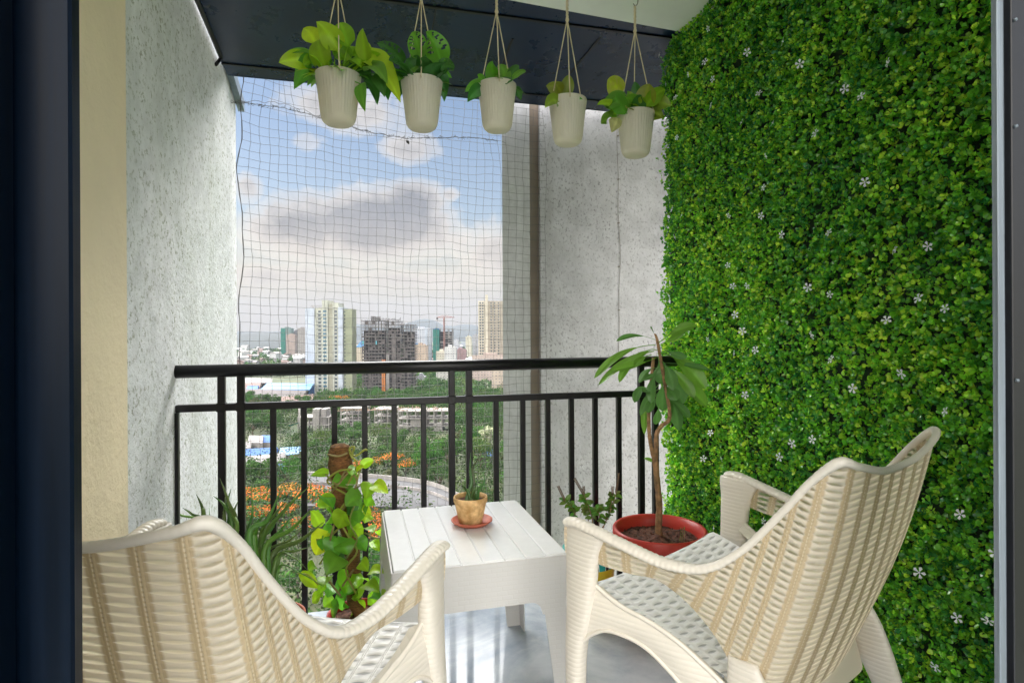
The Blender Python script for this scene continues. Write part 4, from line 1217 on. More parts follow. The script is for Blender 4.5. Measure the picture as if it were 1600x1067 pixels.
# ---- tall potted euphorbia on the right
t = thing('potted_euphorbia', 'tall bare stemmed plant with drooping spoon shaped leaves in a wide red pot', 'potted plant', (1.094, 2.035, 0))
o = Vector(t.location)
b = MB(); b.lathe([(0.0, 0.004), (0.105, 0.0), (0.112, 0.004), (0.150, 0.255), (0.158, 0.285), (0.170, 0.288), (0.176, 0.300), (0.177, 0.330), (0.172, 0.337), (0.163, 0.334), (0.155, 0.30), (0.150, 0.26)], n=64); b.build('pot', M_redpot, t)
P = []
for i in range(15):
    rr_ = 0.153 * i / 14; P.append([Vector((rr_ * math.cos(a), rr_ * math.sin(a), 0.292 + 0.010 * noise.noise(Vector((rr_ * math.cos(a) * 25, rr_ * math.sin(a) * 25, 1))) + 0.018 * math.exp(-(rr_ / 0.03) ** 2))) for a in np.linspace(0, 2 * math.pi, 61)])
b = MB(); b.grid(P); b.build('soil', M_soil, t)
r = random.Random(2); b = MB()
for k in range(170):
    a = r.uniform(0, 6.28); q = 0.148 * math.sqrt(r.random()); s = r.uniform(.0025, .0075)
    c = Vector((q * math.cos(a), q * math.sin(a), 0.295))
    v = [c + Vector((r.uniform(.6, 1.2) * dx, r.uniform(.6, 1.2) * dy, r.uniform(.5, 1) * dz)) * s for dx, dy, dz in ((1, 0, 0), (-1, 0, 0), (0, 1, 0), (0, -1, 0), (0, 0, 1), (0, 0, -1))]
    b.add(v, [(0, 2, 4), (2, 1, 4), (1, 3, 4), (3, 0, 4), (2, 0, 5), (1, 2, 5), (3, 1, 5), (0, 3, 5)])
ob = b.build('soil_crumbs', M_soil, t); ob['kind'] = 'stuff'
ce = Conv(2.54, 900, 480); De = 2.25
def stemp(pts, radii, name='trunk'):
    P_ = smooth_path([dep(*ce(*p), De + (dz if len(p) < 3 else 0)) - o for p, dz in pts], 8)
    R__ = [x[0] for x in smooth_path([(q, 0, 0) for q in radii], 8)]
    b = MB(); b.tube(P_, [q * (1 + 0.06 * math.sin(i * 2.1) + 0.04 * math.sin(i * 5.3)) for i, q in enumerate(R__)], 14); b.build(name, M_bark, t)
stemp([((330, 905), -.0), ((328, 870), 0), ((330, 780), .0), ((322, 690), .0), ((314, 610), 0), ((300, 560), .0), ((290, 490), .02), ((290, 400), .02), ((298, 300), .02), ((308, 200), .02)], [.0150, .0132, .0125, .0115, .0115, .008, .0075, .007, .007, .0065])
stemp([((316, 620), 0), ((318, 560), -.01), ((320, 505), -.01), ((338, 472), -.01), ((368, 448), -.01), ((370, 400), -.01), ((358, 330), -.01), ((340, 230), 0), ((322, 130), 0), ((312, 105), 0)], [.0085, .009, .0085, .008, .0075, .007, .007, .0065, .0055, .003], 'branch')
LG = (0.10, 0.24, 0.055); LL = (0.16, 0.34, 0.04)
b = MB(); r = random.Random(8)
for k, (p0, p1, p2, w, c) in enumerate([((315,130),(225,92),(160,135),24,LG),((315,150),(180,150),(72,282),40,LL),((312,165),(215,180),(88,310),40,LL),((310,175),(225,190),(118,275),42,LL),((300,188),(190,215),(172,298),34,LL),((300,190),(255,195),(232,240),36,LL),
        ((330,140),(400,80),(478,72),52,LL),((335,180),(430,200),(515,325),80,LL),((340,222),(440,220),(532,250),28,LG),((345,250),(385,280),(425,385),90,LG),((350,262),(450,300),(520,395),80,LL),((335,200),(345,240),(335,305),75,LG),
        ((340,282),(348,330),(342,412),64,LG),((330,325),(262,350),(272,505),34,LL),((312,330),(250,300),(232,378),46,LG),((352,335),(400,380),(408,490),56,LG),((305,352),(290,325),(262,335),40,LG),((332,382),(322,420),(318,465),44,LG),
        ((322,120),(300,95),(296,75),12,LG),((330,150),(380,130),(430,100),40,LL),((320,240),(280,240),(250,300),30,LG),((338,300),(385,330),(400,370),60,LG),((325,340),(300,370),(285,420),40,LG),((318,190),(340,215),(330,260),40,LG),
        ((335,300),(300,330),(255,430),40,LG),((345,300),(400,340),(395,430),50,LG),((330,240),(290,300),(300,380),44,LG),((345,230),(420,260),(470,360),52,LL),((338,210),(380,250),(385,330),56,LG),((325,170),(260,170),(215,230),34,LL),((320,200),(250,230),(140,250),34,LL),((350,350),(420,390),(450,440),44,LG),((342,260),(300,270),(262,290),34,LG),((335,160),(390,190),(440,200),34,LG)]):
    dj = r.uniform(-.10, .08)
    A_ = dep(*ce(*p0), De); B_ = dep(*ce(*p1), De + dj * .6); C_ = dep(*ce(*p2), De + dj)
    hint = (tocam(A_) * .8 + Vector((r.uniform(-.3, .3), 0, r.uniform(.3, .9)))).normalized()
    leafp(b, A_ - o, B_ - o, C_ - o, w * ce.s * De / FPX * 0.88, hint, 'spat', 0.22, c, nl=18, seed=k + 500)
P0 = dep(*ce(310, 615), De) - o; P2_ = dep(*ce(268, 600), De) - o
leafp(b, P0, (P0 + P2_) / 2 + Vector((0, 0, .01)), P2_, 0.014, tocam(P0 + o), 'ovate', .2, LL, seed=99)
b.build('foliage', M_leaf, t)
b = MB()
for k in range(3):
    a = 1.0 + k; b.tube(smooth_path([(0.05 + .01 * k, -0.06, .295), (0.055 + .008 * k, -0.062, .33 + .01 * k), (0.05, -0.07 - .01 * k, .355)], 4), 0.0010, 4, col=(.25, .3, .08))
b.build('seedling', M_stem, t)

# ---- small basil in a painted pot, mostly behind the right chair
def painted(ctx):
    N = ctx['N']; sp = N.n('ShaderNodeSeparateXYZ', inp={0: ctx['vec']})
    w = N.n('ShaderNodeTexWave', inp={0: ctx['vec']}); w.inputs['Scale'].default_value = 6; w.inputs['Distortion'].default_value = 9; w.inputs['Detail'].default_value = 0
    c = N.ramp(w.outputs[1], [(0.0, (0.02, 0.02, 0.02)), (0.22, (0.02, 0.02, 0.02)), (0.25, (0.8, 0.8, 0.75)), (0.38, (0.8, 0.8, 0.75)), (0.41, (0.02, 0.30, 0.28)), (1.0, (0.03, 0.36, 0.33))], 'LINEAR')
    ctx['c'] = N.mix(N.math('LESS_THAN', sp.outputs[2], 0.205), c, (0.62, 0.45, 0.03))
M_painted = mat('hand painted teal and yellow glaze', (0.1, 0.4, 0.4), 0.3, extra=painted)
t = thing('potted_basil', 'small basil with dry flower spikes in a teal and yellow painted pot behind right chair', 'potted plant', (0.835, 2.10, 0))
o = Vector(t.location)
b = MB(); b.lathe([(0.0, 0.0), (0.075, 0.0), (0.10, 0.25), (0.104, 0.262), (0.097, 0.262), (0.09, 0.24)], n=48); b.build('pot', M_painted, t)
b = MB(); b.lathe([(0, 0.24), (0.091, 0.238)], n=32); b.build('soil', M_soil, t)
c8 = Conv(5.08, 850, 730); Db = 2.20
stems = [[(330,640),(260,420),(232,330),(180,282),(150,230),(112,148)],[(360,640),(385,450),(360,330),(325,235),(290,170),(242,88)],[(400,640),(468,480),(520,360),(560,250),(580,150),(594,45)],
         [(360,640),(350,400),(330,330),(318,240),(315,150)],[(420,640),(440,400),(430,330),(480,340)],[(470,480),(520,350),(540,250),(545,150)]]
b = MB(); lf = MB(); sp_ = MB(); r = random.Random(21)
for si, st in enumerate(stems):
    pth = smooth_path([dep(*c8(*p), Db + r.uniform(-.015, .015)) - o for p in st], 6)
    pth[0] = Vector((r.uniform(-.02, .02), r.uniform(-.02, .02), .24)); n = len(pth)
    b.tube(pth, [0.0024 * (1 - .55 * i / n) for i in range(n)], 5, col=(.22, .13, .07))
    spike = [0.66, 0.62, 0.66, 0.75, 1.1, 0.72][si]
    for i in range(int(n * .28), n):
        f = i / n
        tg = (pth[min(n - 1, i + 1)] - pth[i - 1]).normalized()
        if f < spike:
            for _ in range(2):
                dirv = Vector((r.uniform(-1, 1), r.uniform(-.6, .6), r.uniform(-.4, .5))).normalized(); L = r.uniform(.019, .034)
                p0 = pth[i]; p2 = p0 + dirv * L
                leafp(lf, p0, (p0 + p2) / 2 + Vector((0, 0, .006)), p2, L * .55, Vector((r.uniform(-.4, .4), -.8, .7)), 'ovate', .2, tuple(q * r.uniform(.7, 1.3) for q in (0.11, 0.22, 0.035)), nl=6, nw=4, seed=i + 40 * si)
        else:
            for q in range(4):
                for s in (-1, 1):
                    c = pth[i].lerp(pth[min(n - 1, i + 1)], q / 4) + tg.cross(Vector((0, -1, 0))).normalized() * s * .0035
                    sp_.add([c + Vector(z_) * .0020 for z_ in ((1, 0, 0), (-1, 0, 0), (0, 1, 0), (0, -1, 0), (0, 0, 1), (0, 0, -1))], [(0, 2, 4), (2, 1, 4), (1, 3, 4), (3, 0, 4), (2, 0, 5), (1, 2, 5), (3, 1, 5), (0, 3, 5)], col=(.13, .085, .06))
b.build('stem', M_stem, t); lf.build('foliage', M_leaf, t); sp_.build('flower_spikes', M_stem, t)

# ---- saucer and small aloe on the table
tx, ty = 0.334, 1.855
t = thing('clay_saucer', 'round orange clay saucer on the white table under the small aloe pot', 'saucer', (tx, ty, 0.4715))
b = MB(); b.lathe([(0.0, 0.0), (0.046, 0.0), (0.052, 0.002), (0.066, 0.0125), (0.0665, 0.0150), (0.064, 0.0165), (0.0610, 0.0150), (0.050, 0.0055), (0.0, 0.0045)], n=64); b.build('dish', M_terra, t)
t = thing('small_aloe_pot', 'small mottled ochre clay pot holding a tiny aloe on the white table', 'potted plant', (tx - 0.004, ty, 0.4765))
o = Vector(t.location)
b = MB(); b.lathe([(0.0, 0.0), (0.034, 0.0), (0.0375, 0.003), (0.0465, 0.045), (0.0505, 0.064), (0.0535, 0.068), (0.0545, 0.080), (0.053, 0.0845), (0.0490, 0.083), (0.047, 0.070)], n=64, rib=lambda j, q: 0.0004 * math.sin(q * 1.7 + j)); b.build('pot', M_clay, t)
b = MB(); b.lathe([(0, 0.0715), (0.02, 0.0725), (0.048, 0.0695)], n=32); b.build('soil', M_soil, t)
c3 = Conv(3.81, 370, 640)
succulent(t, [([(1395,440),(1390,360),(1393,255)],20),([(1412,440),(1405,350),(1460,258)],20),([(1440,480),(1475,430),(1466,368)],18),([(1378,490),(1360,470),(1338,442)],20),([(1410,480),(1418,455),(1422,430)],20),([(1425,500),(1432,480),(1450,455)],16)], c3, 1.88, (tx, ty, 0.545), 1.15, 12, col0=(0.06, 0.12, 0.035))
# ================================================================== the city below and beyond
G = -55.0
def gp(u, v, z=G): return onZ(u, v, z)
def pxm(D): return D / FPX
rs = np.random.RandomState(17)

# ---- terrain
M_ground = mat('dry grass and earth', (0.033, 0.043, 0.020), 1.0, var=[(0.02, (0.6, 0.8, 0.6), (1.5, 1.25, 1.1), 0.35, 0.65), (0.15, (0.8, 0.8, 0.8), (1.2, 1.2, 1.2), 0.35, 0.65)])
b = MB(); nG = 24; S_ = 7000
b.grid([[Vector((-S_ + 2 * S_ * i / nG, -3000 + 11000 * j / nG, G)) for i in range(nG + 1)] for j in range(nG + 1)])
tag(b.build('ground', M_ground), kind='structure')
M_hill = mat('forested hill', (0.012, 0.016, 0.015), 1.0, var=[(0.004, (0.7, 0.7, 0.7), (1.3, 1.3, 1.3), 0.35, 0.65), (0.02, (0.7, 0.7, 0.7), (1.3, 1.3, 1.3), 0.35, 0.65)])
def ridge(name, D0, D1, sil, px0, px1, rough=1.0):
    P = []
    nr, na = 14, 90
    for i in range(nr + 1):
        s = i / nr; D = D0 + (D1 - D0) * s; row = []
        for j in range(na + 1):
            u = px0 + (px1 - px0) * j / na
            y = np.interp(u, [a for a, _ in sil], [c for _, c in sil])
            Dc = (D0 + D1) / 2
            h = (HOR - y) / FPX * Dc + ZC - G
            prof = math.sin(math.pi * s) ** 0.8
            p = dep(u, HOR, D)
            n_ = noise.noise(Vector((p.x * 0.0016, p.y * 0.0016, 1))) * 22 * rough + noise.noise(Vector((p.x * 0.006, p.y * 0.006, 5))) * 7 * rough
            row.append(Vector((p.x, p.y, G - 1 + h * prof + n_ * prof * 0.35)))
        P.append(row)
    b = MB(); b.grid(P)
    tag(b.build(name, M_hill), kind='structure')
ridge('hills', 4200, 6400, [(100, 514), (300, 514), (420, 516), (480, 515), (520, 508), (550, 503), (566, 506), (590, 511), (615, 510), (635, 504), (650, 499), (668, 496.5), (684, 501), (699, 511), (715, 507), (730, 505), (748, 509), (775, 514), (900, 510), (1300, 512)], 0, 1300, 0.3)
ridge('near_hills', 2100, 3300, [(-200, 515), (300, 519), (370, 519), (400, 517.5), (440, 519), (480, 519.5), (520, 523), (560, 530), (600, 536), (640, 540)], -200, 640, 0.4)

# ---- materials
def M_paint(name, c, r=0.85): return mat(name, tuple(x * .60 for x in c), r, var=[(0.15, (0.85, 0.85, 0.85), (1.1, 1.1, 1.1), 0.35, 0.65), (1.2, (0.92, 0.92, 0.92), (1.05, 1.05, 1.05), 0.35, 0.65)])
def M_facade(name, wall, win, bw, rh, mort, seed=0.0, hmort=None):
    """wall paint with rows of small windows, for buildings only a few pixels wide"""
    def f(ctx):
        N = ctx['N']; sp = N.n('ShaderNodeSeparateXYZ', inp={0: ctx['vec']})
        cb = N.n('ShaderNodeCombineXYZ', inp={0: N.math('ADD', sp.outputs[0], N.math('ADD', sp.outputs[1], 500.0 + seed)), 1: N.math('ADD', sp.outputs[2], 500.0)})
        br = N.n('ShaderNodeTexBrick', inp={0: cb.outputs[0]}); br.offset = 0.0; br.inputs['Scale'].default_value = 1
        br.inputs['Brick Width'].default_value = bw; br.inputs['Row Height'].default_value = rh; br.inputs['Mortar Size'].default_value = mort; br.inputs['Mortar Smooth'].default_value = 0.1
        br.inputs['Color1'].default_value = (*win, 1); br.inputs['Color2'].default_value = (*(x * 1.9 + .01 for x in win), 1); br.inputs['Mortar'].default_value = (1, 1, 1, 1)
        ctx['c'] = N.mix(N.math('SUBTRACT', 1.0, br.outputs['Fac']), ctx['c'], br.outputs['Color'])
    return mat(name, tuple(x * .62 for x in wall), 0.85, var=[(0.1, (0.85, 0.85, 0.85), (1.1, 1.1, 1.1), 0.35, 0.65)], extra=f)
M_glass = mat('dark window glass', (0.03, 0.045, 0.06), 0.15, spec=0.6)
M_glassb = mat('blue stair window glass', (0.04, 0.10, 0.14), 0.15, spec=0.6)
M_wwhite = M_paint('white paint weathered', (0.62, 0.68, 0.78)); M_wcream = M_paint('cream green paint', (0.62, 0.63, 0.54)); M_wgreen = M_paint('olive green paint', (0.38, 0.41, 0.28)); M_wtan = M_paint('tan paint', (0.50, 0.49, 0.39))
M_conc = mat('raw concrete', (0.22, 0.205, 0.195), 0.95, var=[(0.3, (0.7, 0.7, 0.7), (1.15, 1.15, 1.15), 0.35, 0.65), (1.5, (0.8, 0.8, 0.8), (1.1, 1.1, 1.1), 0.35, 0.65)])
M_concd = mat('dark raw concrete', (0.10, 0.088, 0.084), 0.95, var=[(0.3, (0.6, 0.6, 0.6), (1.3, 1.3, 1.3), 0.35, 0.65)])
M_concl = mat('pale concrete', (0.25, 0.235, 0.22), 0.95, var=[(0.3, (0.75, 0.75, 0.75), (1.1, 1.1, 1.1), 0.35, 0.65), (2, (0.8, 0.8, 0.8), (1.1, 1.1, 1.1), 0.35, 0.65)])
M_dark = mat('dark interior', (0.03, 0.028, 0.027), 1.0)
M_blue = M_paint('sky blue roof sheet', (0.12, 0.30, 0.55), 0.8); M_bluedk = M_paint('deep blue sheet', (0.02, 0.12, 0.42), 0.8)
M_roofdk = M_paint('dark corrugated roof', (0.07, 0.055, 0.055)); M_rooflt = M_paint('pale corrugated roof', (0.24, 0.22, 0.22)); M_roofred = M_paint('rusty roof', (0.15, 0.08, 0.065))
M_mesh_green = M_paint('green safety mesh', (0.03, 0.21, 0.15)); M_orange = M_paint('orange crane paint', (0.72, 0.25, 0.05), 0.6); M_crane = M_paint('dull red crane paint', (0.42, 0.20, 0.17), 0.6)

def site(name, label, cat, pc, D, turn=0, group=None):
    p = dep(pc, HOR, D)
    return thing(name, label, cat, (p.x, p.y, G), -YAW + turn, group)
def lz(y, D): return (HOR - y) / FPX * D + ZC - G           # height above ground of photo row y
def piece(t, pc, D, x0, x1, ytop, yoff, depth, m_, name='block', z0=0.0, ztop=None):
    k = pxm(D); b = MB(); b.box((x0 - pc) * k, yoff, z0, (x1 - pc) * k, yoff + depth, ztop if ztop is not None else lz(ytop, D)); return b.build(name, m_, t)
def window_grid(t, proto, xs, y, zs, name='window'):
    for x in xs:
        for z in zs:
            o = bpy.data.objects.new(name, proto); COL.objects.link(o); o.parent = t; o.location = (x, y, z)
def win_mesh(w, h, m_, name='window'):
    b = MB(); b.box(-w / 2, -0.10, 0, w / 2, 0.3, h); return b.mesh(name, m_)

# ---- green and white apartment tower
D = 530; pc = 513; t = site('apartment_tower', 'tall white and pale green apartment tower, the tallest one left of the dark unfinished block', 'building', pc, D); k = pxm(D)
for (x0, x1, yt, yo, dp, m_, nm) in [(477, 491, 480, 0.0, 20, M_wwhite, 'wall'), (491, 503, 479, 1.6, 18, M_wcream, 'wall'), (503, 512, 467.5, 0.2, 18, M_wcream, 'stair_tower'), (512, 519.5, 473, 2.4, 16, M_wtan, 'wall'),
                                     (519.5, 528.5, 471.5, 0.6, 18, M_wcream, 'wall'), (528.5, 535.5, 479, -0.4, 18, M_wwhite, 'wall'), (535.5, 549, 481, 3.2, 14, M_wgreen, 'wall')]:
    piece(t, pc, D, x0, x1, yt, yo, dp, m_, nm)
b = MB()
for x in np.arange(485, 502, 2.2): b.box((x - pc) * k - .12, 2, lz(479, D), (x - pc) * k + .12, 2.3, lz(475.5, D))
b.box((485 - pc) * k, 2, lz(476, D), (502 - pc) * k, 2.3, lz(475.5, D)); b.build('roof_railing', M_conc, t)
b = MB(); b.box((500 - pc) * k, 0.05, lz(479.5, D), (536 - pc) * k, 0.4, lz(479, D)); b.build('parapet', M_wcream, t)
fl = [lz(486.5 + 5.85 * i, D) for i in range(23)]
wm_ = win_mesh(2.5, 1.6, M_glass); wb = win_mesh(3.0, 2.0, M_glassb); ws = win_mesh(2.3, 1.7, M_glass); wn = win_mesh(1.0, 1.2, M_glass)
window_grid(t, wm_, [(498.5 - pc) * k], 1.6, fl); window_grid(t, wb, [(507.4 - pc) * k], 0.2, fl); window_grid(t, ws, [(524.4 - pc) * k], 0.6, fl); window_grid(t, wn, [(537.2 - pc) * k], 3.2, fl)
for z in fl[::1]:
    pass
b = MB()
for z in fl: b.box((494.5 - pc) * k, 0.7, z - 0.95, (502.5 - pc) * k, 1.6, z - 0.75); b.box((521.5 - pc) * k, 0.0, z - .5, (527.6 - pc) * k, 0.6, z - .35)
ob = b.build('balcony_slabs', M_wwhite, t)

# ---- concrete frames
def frame_block(t, pc, D, x0, x1, ytop, ybot, yoff, depth, fh, bay, m_, infill=0.5, open_top=3, seed=0, core=True, nm='frame', colw=0.45, slab=0.35):
    r = random.Random(seed); k = pxm(D)
    X0 = (x0 - pc) * k; X1 = (x1 - pc) * k; H_ = lz(ytop, D); nf = max(1, int(round(H_ / fh))) if ybot is None else max(1, int(round((H_ - lz(ybot, D)) / fh)))
    zb = H_ - nf * fh
    nb = max(1, int(round((X1 - X0) / bay))); bw = (X1 - X0) / nb
    b = MB(); w = MB()
    for f in range(nf + 1):
        z = zb + f * fh
        b.box(X0 - .35, yoff - .35, z - slab, X1 + .35, yoff + depth + .35, z)
    for i in range(nb + 1):
        for jy in (0, 0.5, 1):
            b.box(X0 + i * bw - colw / 2, yoff + jy * (depth - colw), zb - 0.5, X0 + i * bw + colw / 2, yoff + jy * (depth - colw) + colw, H_ + (0.9 if r.random() < .5 else 0))
    for f in range(nf):
        for i in range(nb):
            z = zb + f * fh; xa = X0 + i * bw + colw / 2; xb = xa + bw - colw
            q = r.random()
            if f >= nf - open_top and q < 0.75: continue
            if q < infill * 0.5: w.box(xa, yoff + .15, z, xb, yoff + .4, z + fh * .32)
            elif q < infill * 0.85:
                s = r.uniform(.25, .55); w.box(xa, yoff + .2, z, xa + (xb - xa) * s, yoff + .45, z + fh - slab)
                w.box(xa + (xb - xa) * s, yoff + .2, z, xb, yoff + .45, z + fh * .3)
            elif q < infill: w.box(xa, yoff + .2, z, xb, yoff + .45, z + fh - slab)
    b.build(nm, m_, t)
    nb_ = len(w.v) // 8
    if nb_ > 6 * 99: w.build('infill_walls', m_, t)
    else:
        for q in range(nb_):
            w1 = MB(); w1.add(w.v[q * 8:q * 8 + 8], [tuple(i - q * 8 for i in f_) for f_ in w.f[q * 6:q * 6 + 6]]); w1.build('infill_wall', m_, t)
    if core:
        c = MB(); c.box(X0 + 1.6, yoff + 1.8, 0, X1 - 1.6, yoff + depth - 1.5, H_ - (open_top) * fh - 0.4); c.build('core', M_dark, t)  # near-black box, the shade of the inner floors put into its colour

D = 545; pc = 606; k = pxm(D)
t = site('unfinished_tower', 'dark grey unfinished concrete high rise with open floors in the middle of the view', 'building', pc, D)
frame_block(t, pc, D, 565.5, 601, 500, None, 0, 16, 3.05, 3.0, M_concd, 0.85, 3, 1)
frame_block(t, pc, D, 602, 624, 501, None, 2.5, 14, 3.05, 2.6, M_concd, 0.95, 2, 2)
frame_block(t, pc, D, 625, 647, 507, None, 0.8, 16, 3.05, 3.0, M_concd, 0.8, 2, 3)
frame_block(t, pc, D, 579, 590, 494, 500, 3, 8, 1.8, 2.4, M_concd, 0.1, 2, 4, False, 'roof_frame')
b = MB(); r = random.Random(9)
for x in np.arange(592, 646, 1.7):
    z0 = lz(500 if x < 625 else 508, D); b.box((x - pc) * k - .2, 4, z0, (x - pc) * k + .2, 4.4, z0 + r.uniform(.8, 3.2))
b.build('rebar_stubs', M_concd, t)
piece(t, pc, D, 603.8, 608.3, 553, -2.0, 3, M_conc, 'lift_shaft')
piece(t, pc, D, 612, 618, 520, 1.2, 2, M_concd, 'grey_cladding'); 
b = MB(); b.box((566 - pc) * k, -0.5, lz(537, D), (568.5 - pc) * k, -0.3, lz(531.5, D)); b.box((587 - pc) * k, -0.5, lz(537, D), (589 - pc) * k, -0.3, lz(531.5, D)); b.build('blue_sheets', M_paint('turquoise sheet', (0.15, 0.5, 0.6)), t)

# orange hoist mast in front of it
def lattice(b, x, y, z0, z1, w, r=0.12, step=None):
    step = step or w * 1.2
    for dx in (-w / 2, w / 2):
        for dy in (-w / 2, w / 2): b.box(x + dx - r, y + dy - r, z0, x + dx + r, y + dy + r, z1)
    z = z0; s = 1
    while z + step <= z1 + .01:
        for dy in (-w / 2, w / 2): b.tube([(x - s * w / 2, y + dy, z), (x + s * w / 2, y + dy, z + step)], r * .8, 4, cap=False)
        for dx in (-w / 2, w / 2): b.tube([(x + dx, y - s * w / 2, z), (x + dx, y + s * w / 2, z + step)], r * .8, 4, cap=False)
        b.box(x - w / 2, y - w / 2 - r, z - r, x + w / 2, y + w / 2 + r, z + r); z += step; s = -s
Dm = 520; t = site('hoist_mast', 'orange lattice hoist mast standing in front of the dark unfinished tower', 'crane', 599, Dm)
b = MB(); lattice(b, 0, 0, 0, lz(561, Dm), 2.0, 0.30, 2.4); b.build('mast', M_orange, t)
b = MB(); b.box(-2.6, -1.4, lz(566, Dm), 1.6, 1.4, lz(564, Dm)); b.build('platform', M_orange, t)

# ---- other towers, left to right
def simple_tower(name, label, x0, x1, ytop, D, wall, win, bw=3.2, rh=3.2, mort=0.8, dp=18, extra=None, cat='building', turn=0.0):
    pc = (x0 + x1) / 2; t = site(name, label, cat, pc, D, turn); k = pxm(D)
    m_ = M_facade(name + ' facade', wall, win, bw, rh, mort) if win else M_paint(name + ' paint', wall)
    piece(t, pc, D, x0, x1, ytop, 0, dp, m_, 'wall')
    b = MB(); w = (x1 - x0) * k
    b.box(-w * .22, dp * .3, lz(ytop, D), w * .12, dp * .7, lz(ytop, D) + 3.4); b.box(w * .2, dp * .3, lz(ytop, D), w * .34, dp * .6, lz(ytop, D) + 2.0)
    b.box(-w / 2, 0, lz(ytop, D), w / 2, 0.4, lz(ytop, D) + 1.0); b.build('roof_room', m_ if not win else M_paint(name + ' trim', wall), t)
    if extra: extra(t, pc, D, k)
    return t
simple_tower('high_rise', 'distant high rise half wrapped in green safety mesh on the far left', 439, 455, 511, 1500, (0.20, 0.28, 0.26), (0.06, 0.09, 0.09), 4, 4, 1.2,
             extra=lambda t, pc, D, k: piece(t, pc, D, 439, 446, 511.5, -1.5, 2, M_mesh_green, 'mesh_wrap'))
simple_tower('high_rise', 'distant pinkish slab block between the green wrapped high rise and a grey one', 447, 461, 521.5, 1450, (0.46, 0.36, 0.31), (0.12, 0.10, 0.10), 4, 4, 1.4)
simple_tower('high_rise', 'distant slim dark grey block just left of the tall grey slab', 458.5, 465.5, 515.5, 1520, (0.22, 0.21, 0.22), (0.08, 0.08, 0.09), 4, 4, 1.2)
simple_tower('high_rise', 'distant plain brownish grey slab closest to the white and green tower', 465, 477, 511.5, 1400, (0.33, 0.30, 0.28), (0.18, 0.17, 0.16), 5, 4, 1.6)
def bluepeak(xa, xb, y0, y1):
    def f(t, pc, D, k):
        b = MB(); X0 = (xa - pc) * k; X1 = (xb - pc) * k; z0 = lz(y0, D); z1 = lz(y1, D)
        b.add([(X0, -1, z0), (X1, -1, z0), (X1, 8, z0), (X0, 8, z0), (X0 + (X1 - X0) * .55, 3, z1)], [(0, 1, 4), (1, 2, 4), (2, 3, 4), (3, 0, 4), (0, 3, 2, 1)]); b.build('blue_roof', M_blue, t)
    return f
simple_tower('apartment_block', 'cream block with balconies and blue roof between the green tower and the dark frame', 548, 568, 541, 850, (0.62, 0.54, 0.42), (0.12, 0.10, 0.09), 3.4, 3.2, 1.1, extra=bluepeak(556, 570, 541, 531))
simple_tower('apartment_block', 'white high block with rows of dark windows right behind the unfinished tower', 645, 672.5, 513, 960, (0.66, 0.68, 0.74), (0.10, 0.11, 0.14), 3.6, 3.4, 0.95, extra=lambda t, pc, D, k: (piece(t, pc, D, 664, 667.5, 511.5, -1.5, 4, M_wwhite, 'stair_tower'), bluepeak(646, 662, 537, 531)(t, pc, D, k)))
simple_tower('apartment_block', 'peach block with window rows below the blue roof beside the unfinished tower', 647, 666, 539, 800, (0.58, 0.46, 0.36), (0.13, 0.11, 0.10), 3.2, 3.2, 1.0)
simple_tower('high_rise', 'tower wrapped in teal green safety mesh with a blue cap', 676.5, 686, 515, 900, (0.035, 0.20, 0.16), None, extra=lambda t, pc, D, k: piece(t, pc, D, 677, 685.5, 513, 1, 8, M_bluedk, 'blue_cap', z0=lz(515, D)))
t = site('unfinished_block', 'grey half built block under the tower crane', 'building', 697, 910)
frame_block(t, 697, 910, 686, 707, 514, None, 0, 18, 3.6, 6, M_conc, .5, 1, 6)
t = site('tower_crane', 'thin dull red tower crane above the grey half built block', 'crane', 694.5, 905)
b = MB(); Dq = 905; lattice(b, 0, -3, lz(560, Dq), lz(494, Dq), 1.8, .35, 3.0); b.build('mast', M_crane, t)
b = MB(); z = lz(495.5, Dq); kq = pxm(Dq)
b.box(-11.5 * kq, -3.7, z - .5, 16 * kq, -3.2, z + .5); b.tube([(-11 * kq, -3.5, z), (0, -3.5, z + 3), (15 * kq, -3.5, z)], .3, 4); b.build('jib', M_crane, t)
b = MB(); b.box(-12 * kq, -4.4, z - 3.2, -9.5 * kq, -2.6, z + .2); b.build('counterweight', M_concd, t)
simple_tower('apartment_block', 'low cream white block with stepped roof right of the grey half built block', 681, 698, 549, 820, (0.70, 0.66, 0.54), (0.14, 0.13, 0.12), 3.6, 3.4, 1.1)
simple_tower('apartment_block', 'bright white block standing taller beside the low cream one', 694, 712, 542.5, 800, (0.74, 0.74, 0.74), (0.12, 0.13, 0.16), 3.4, 3.3, 1.15)
simple_tower('apartment_block', 'dull pink block between the bright white block and the cream slim tower', 711, 728, 546, 1050, (0.38, 0.24, 0.24), (0.12, 0.09, 0.10), 4, 3.6, 1.2)
simple_tower('high_rise', 'slim pale grey high rise in the haze left of the cream slim tower', 708, 716, 531, 1600, (0.5, 0.5, 0.53), (0.25, 0.26, 0.3), 4, 4, 1.2)
simple_tower('high_rise', 'slim cream tower in front of the hazy far blocks', 727.5, 736.5, 526.5, 1250, (0.66, 0.62, 0.50), (0.3, 0.29, 0.25), 5, 4, 1.6)
simple_tower('high_rise', 'grey striped tower just left of the tall beige tower', 738, 748, 524, 1300, (0.42, 0.42, 0.44), (0.2, 0.2, 0.22), 5, 3.6, 1.2)
simple_tower('high_rise', 'hazy blue grey block far behind the slim cream tower', 717, 732, 536, 2200, (0.42, 0.45, 0.5), (0.3, 0.32, 0.36), 6, 5, 1.8)
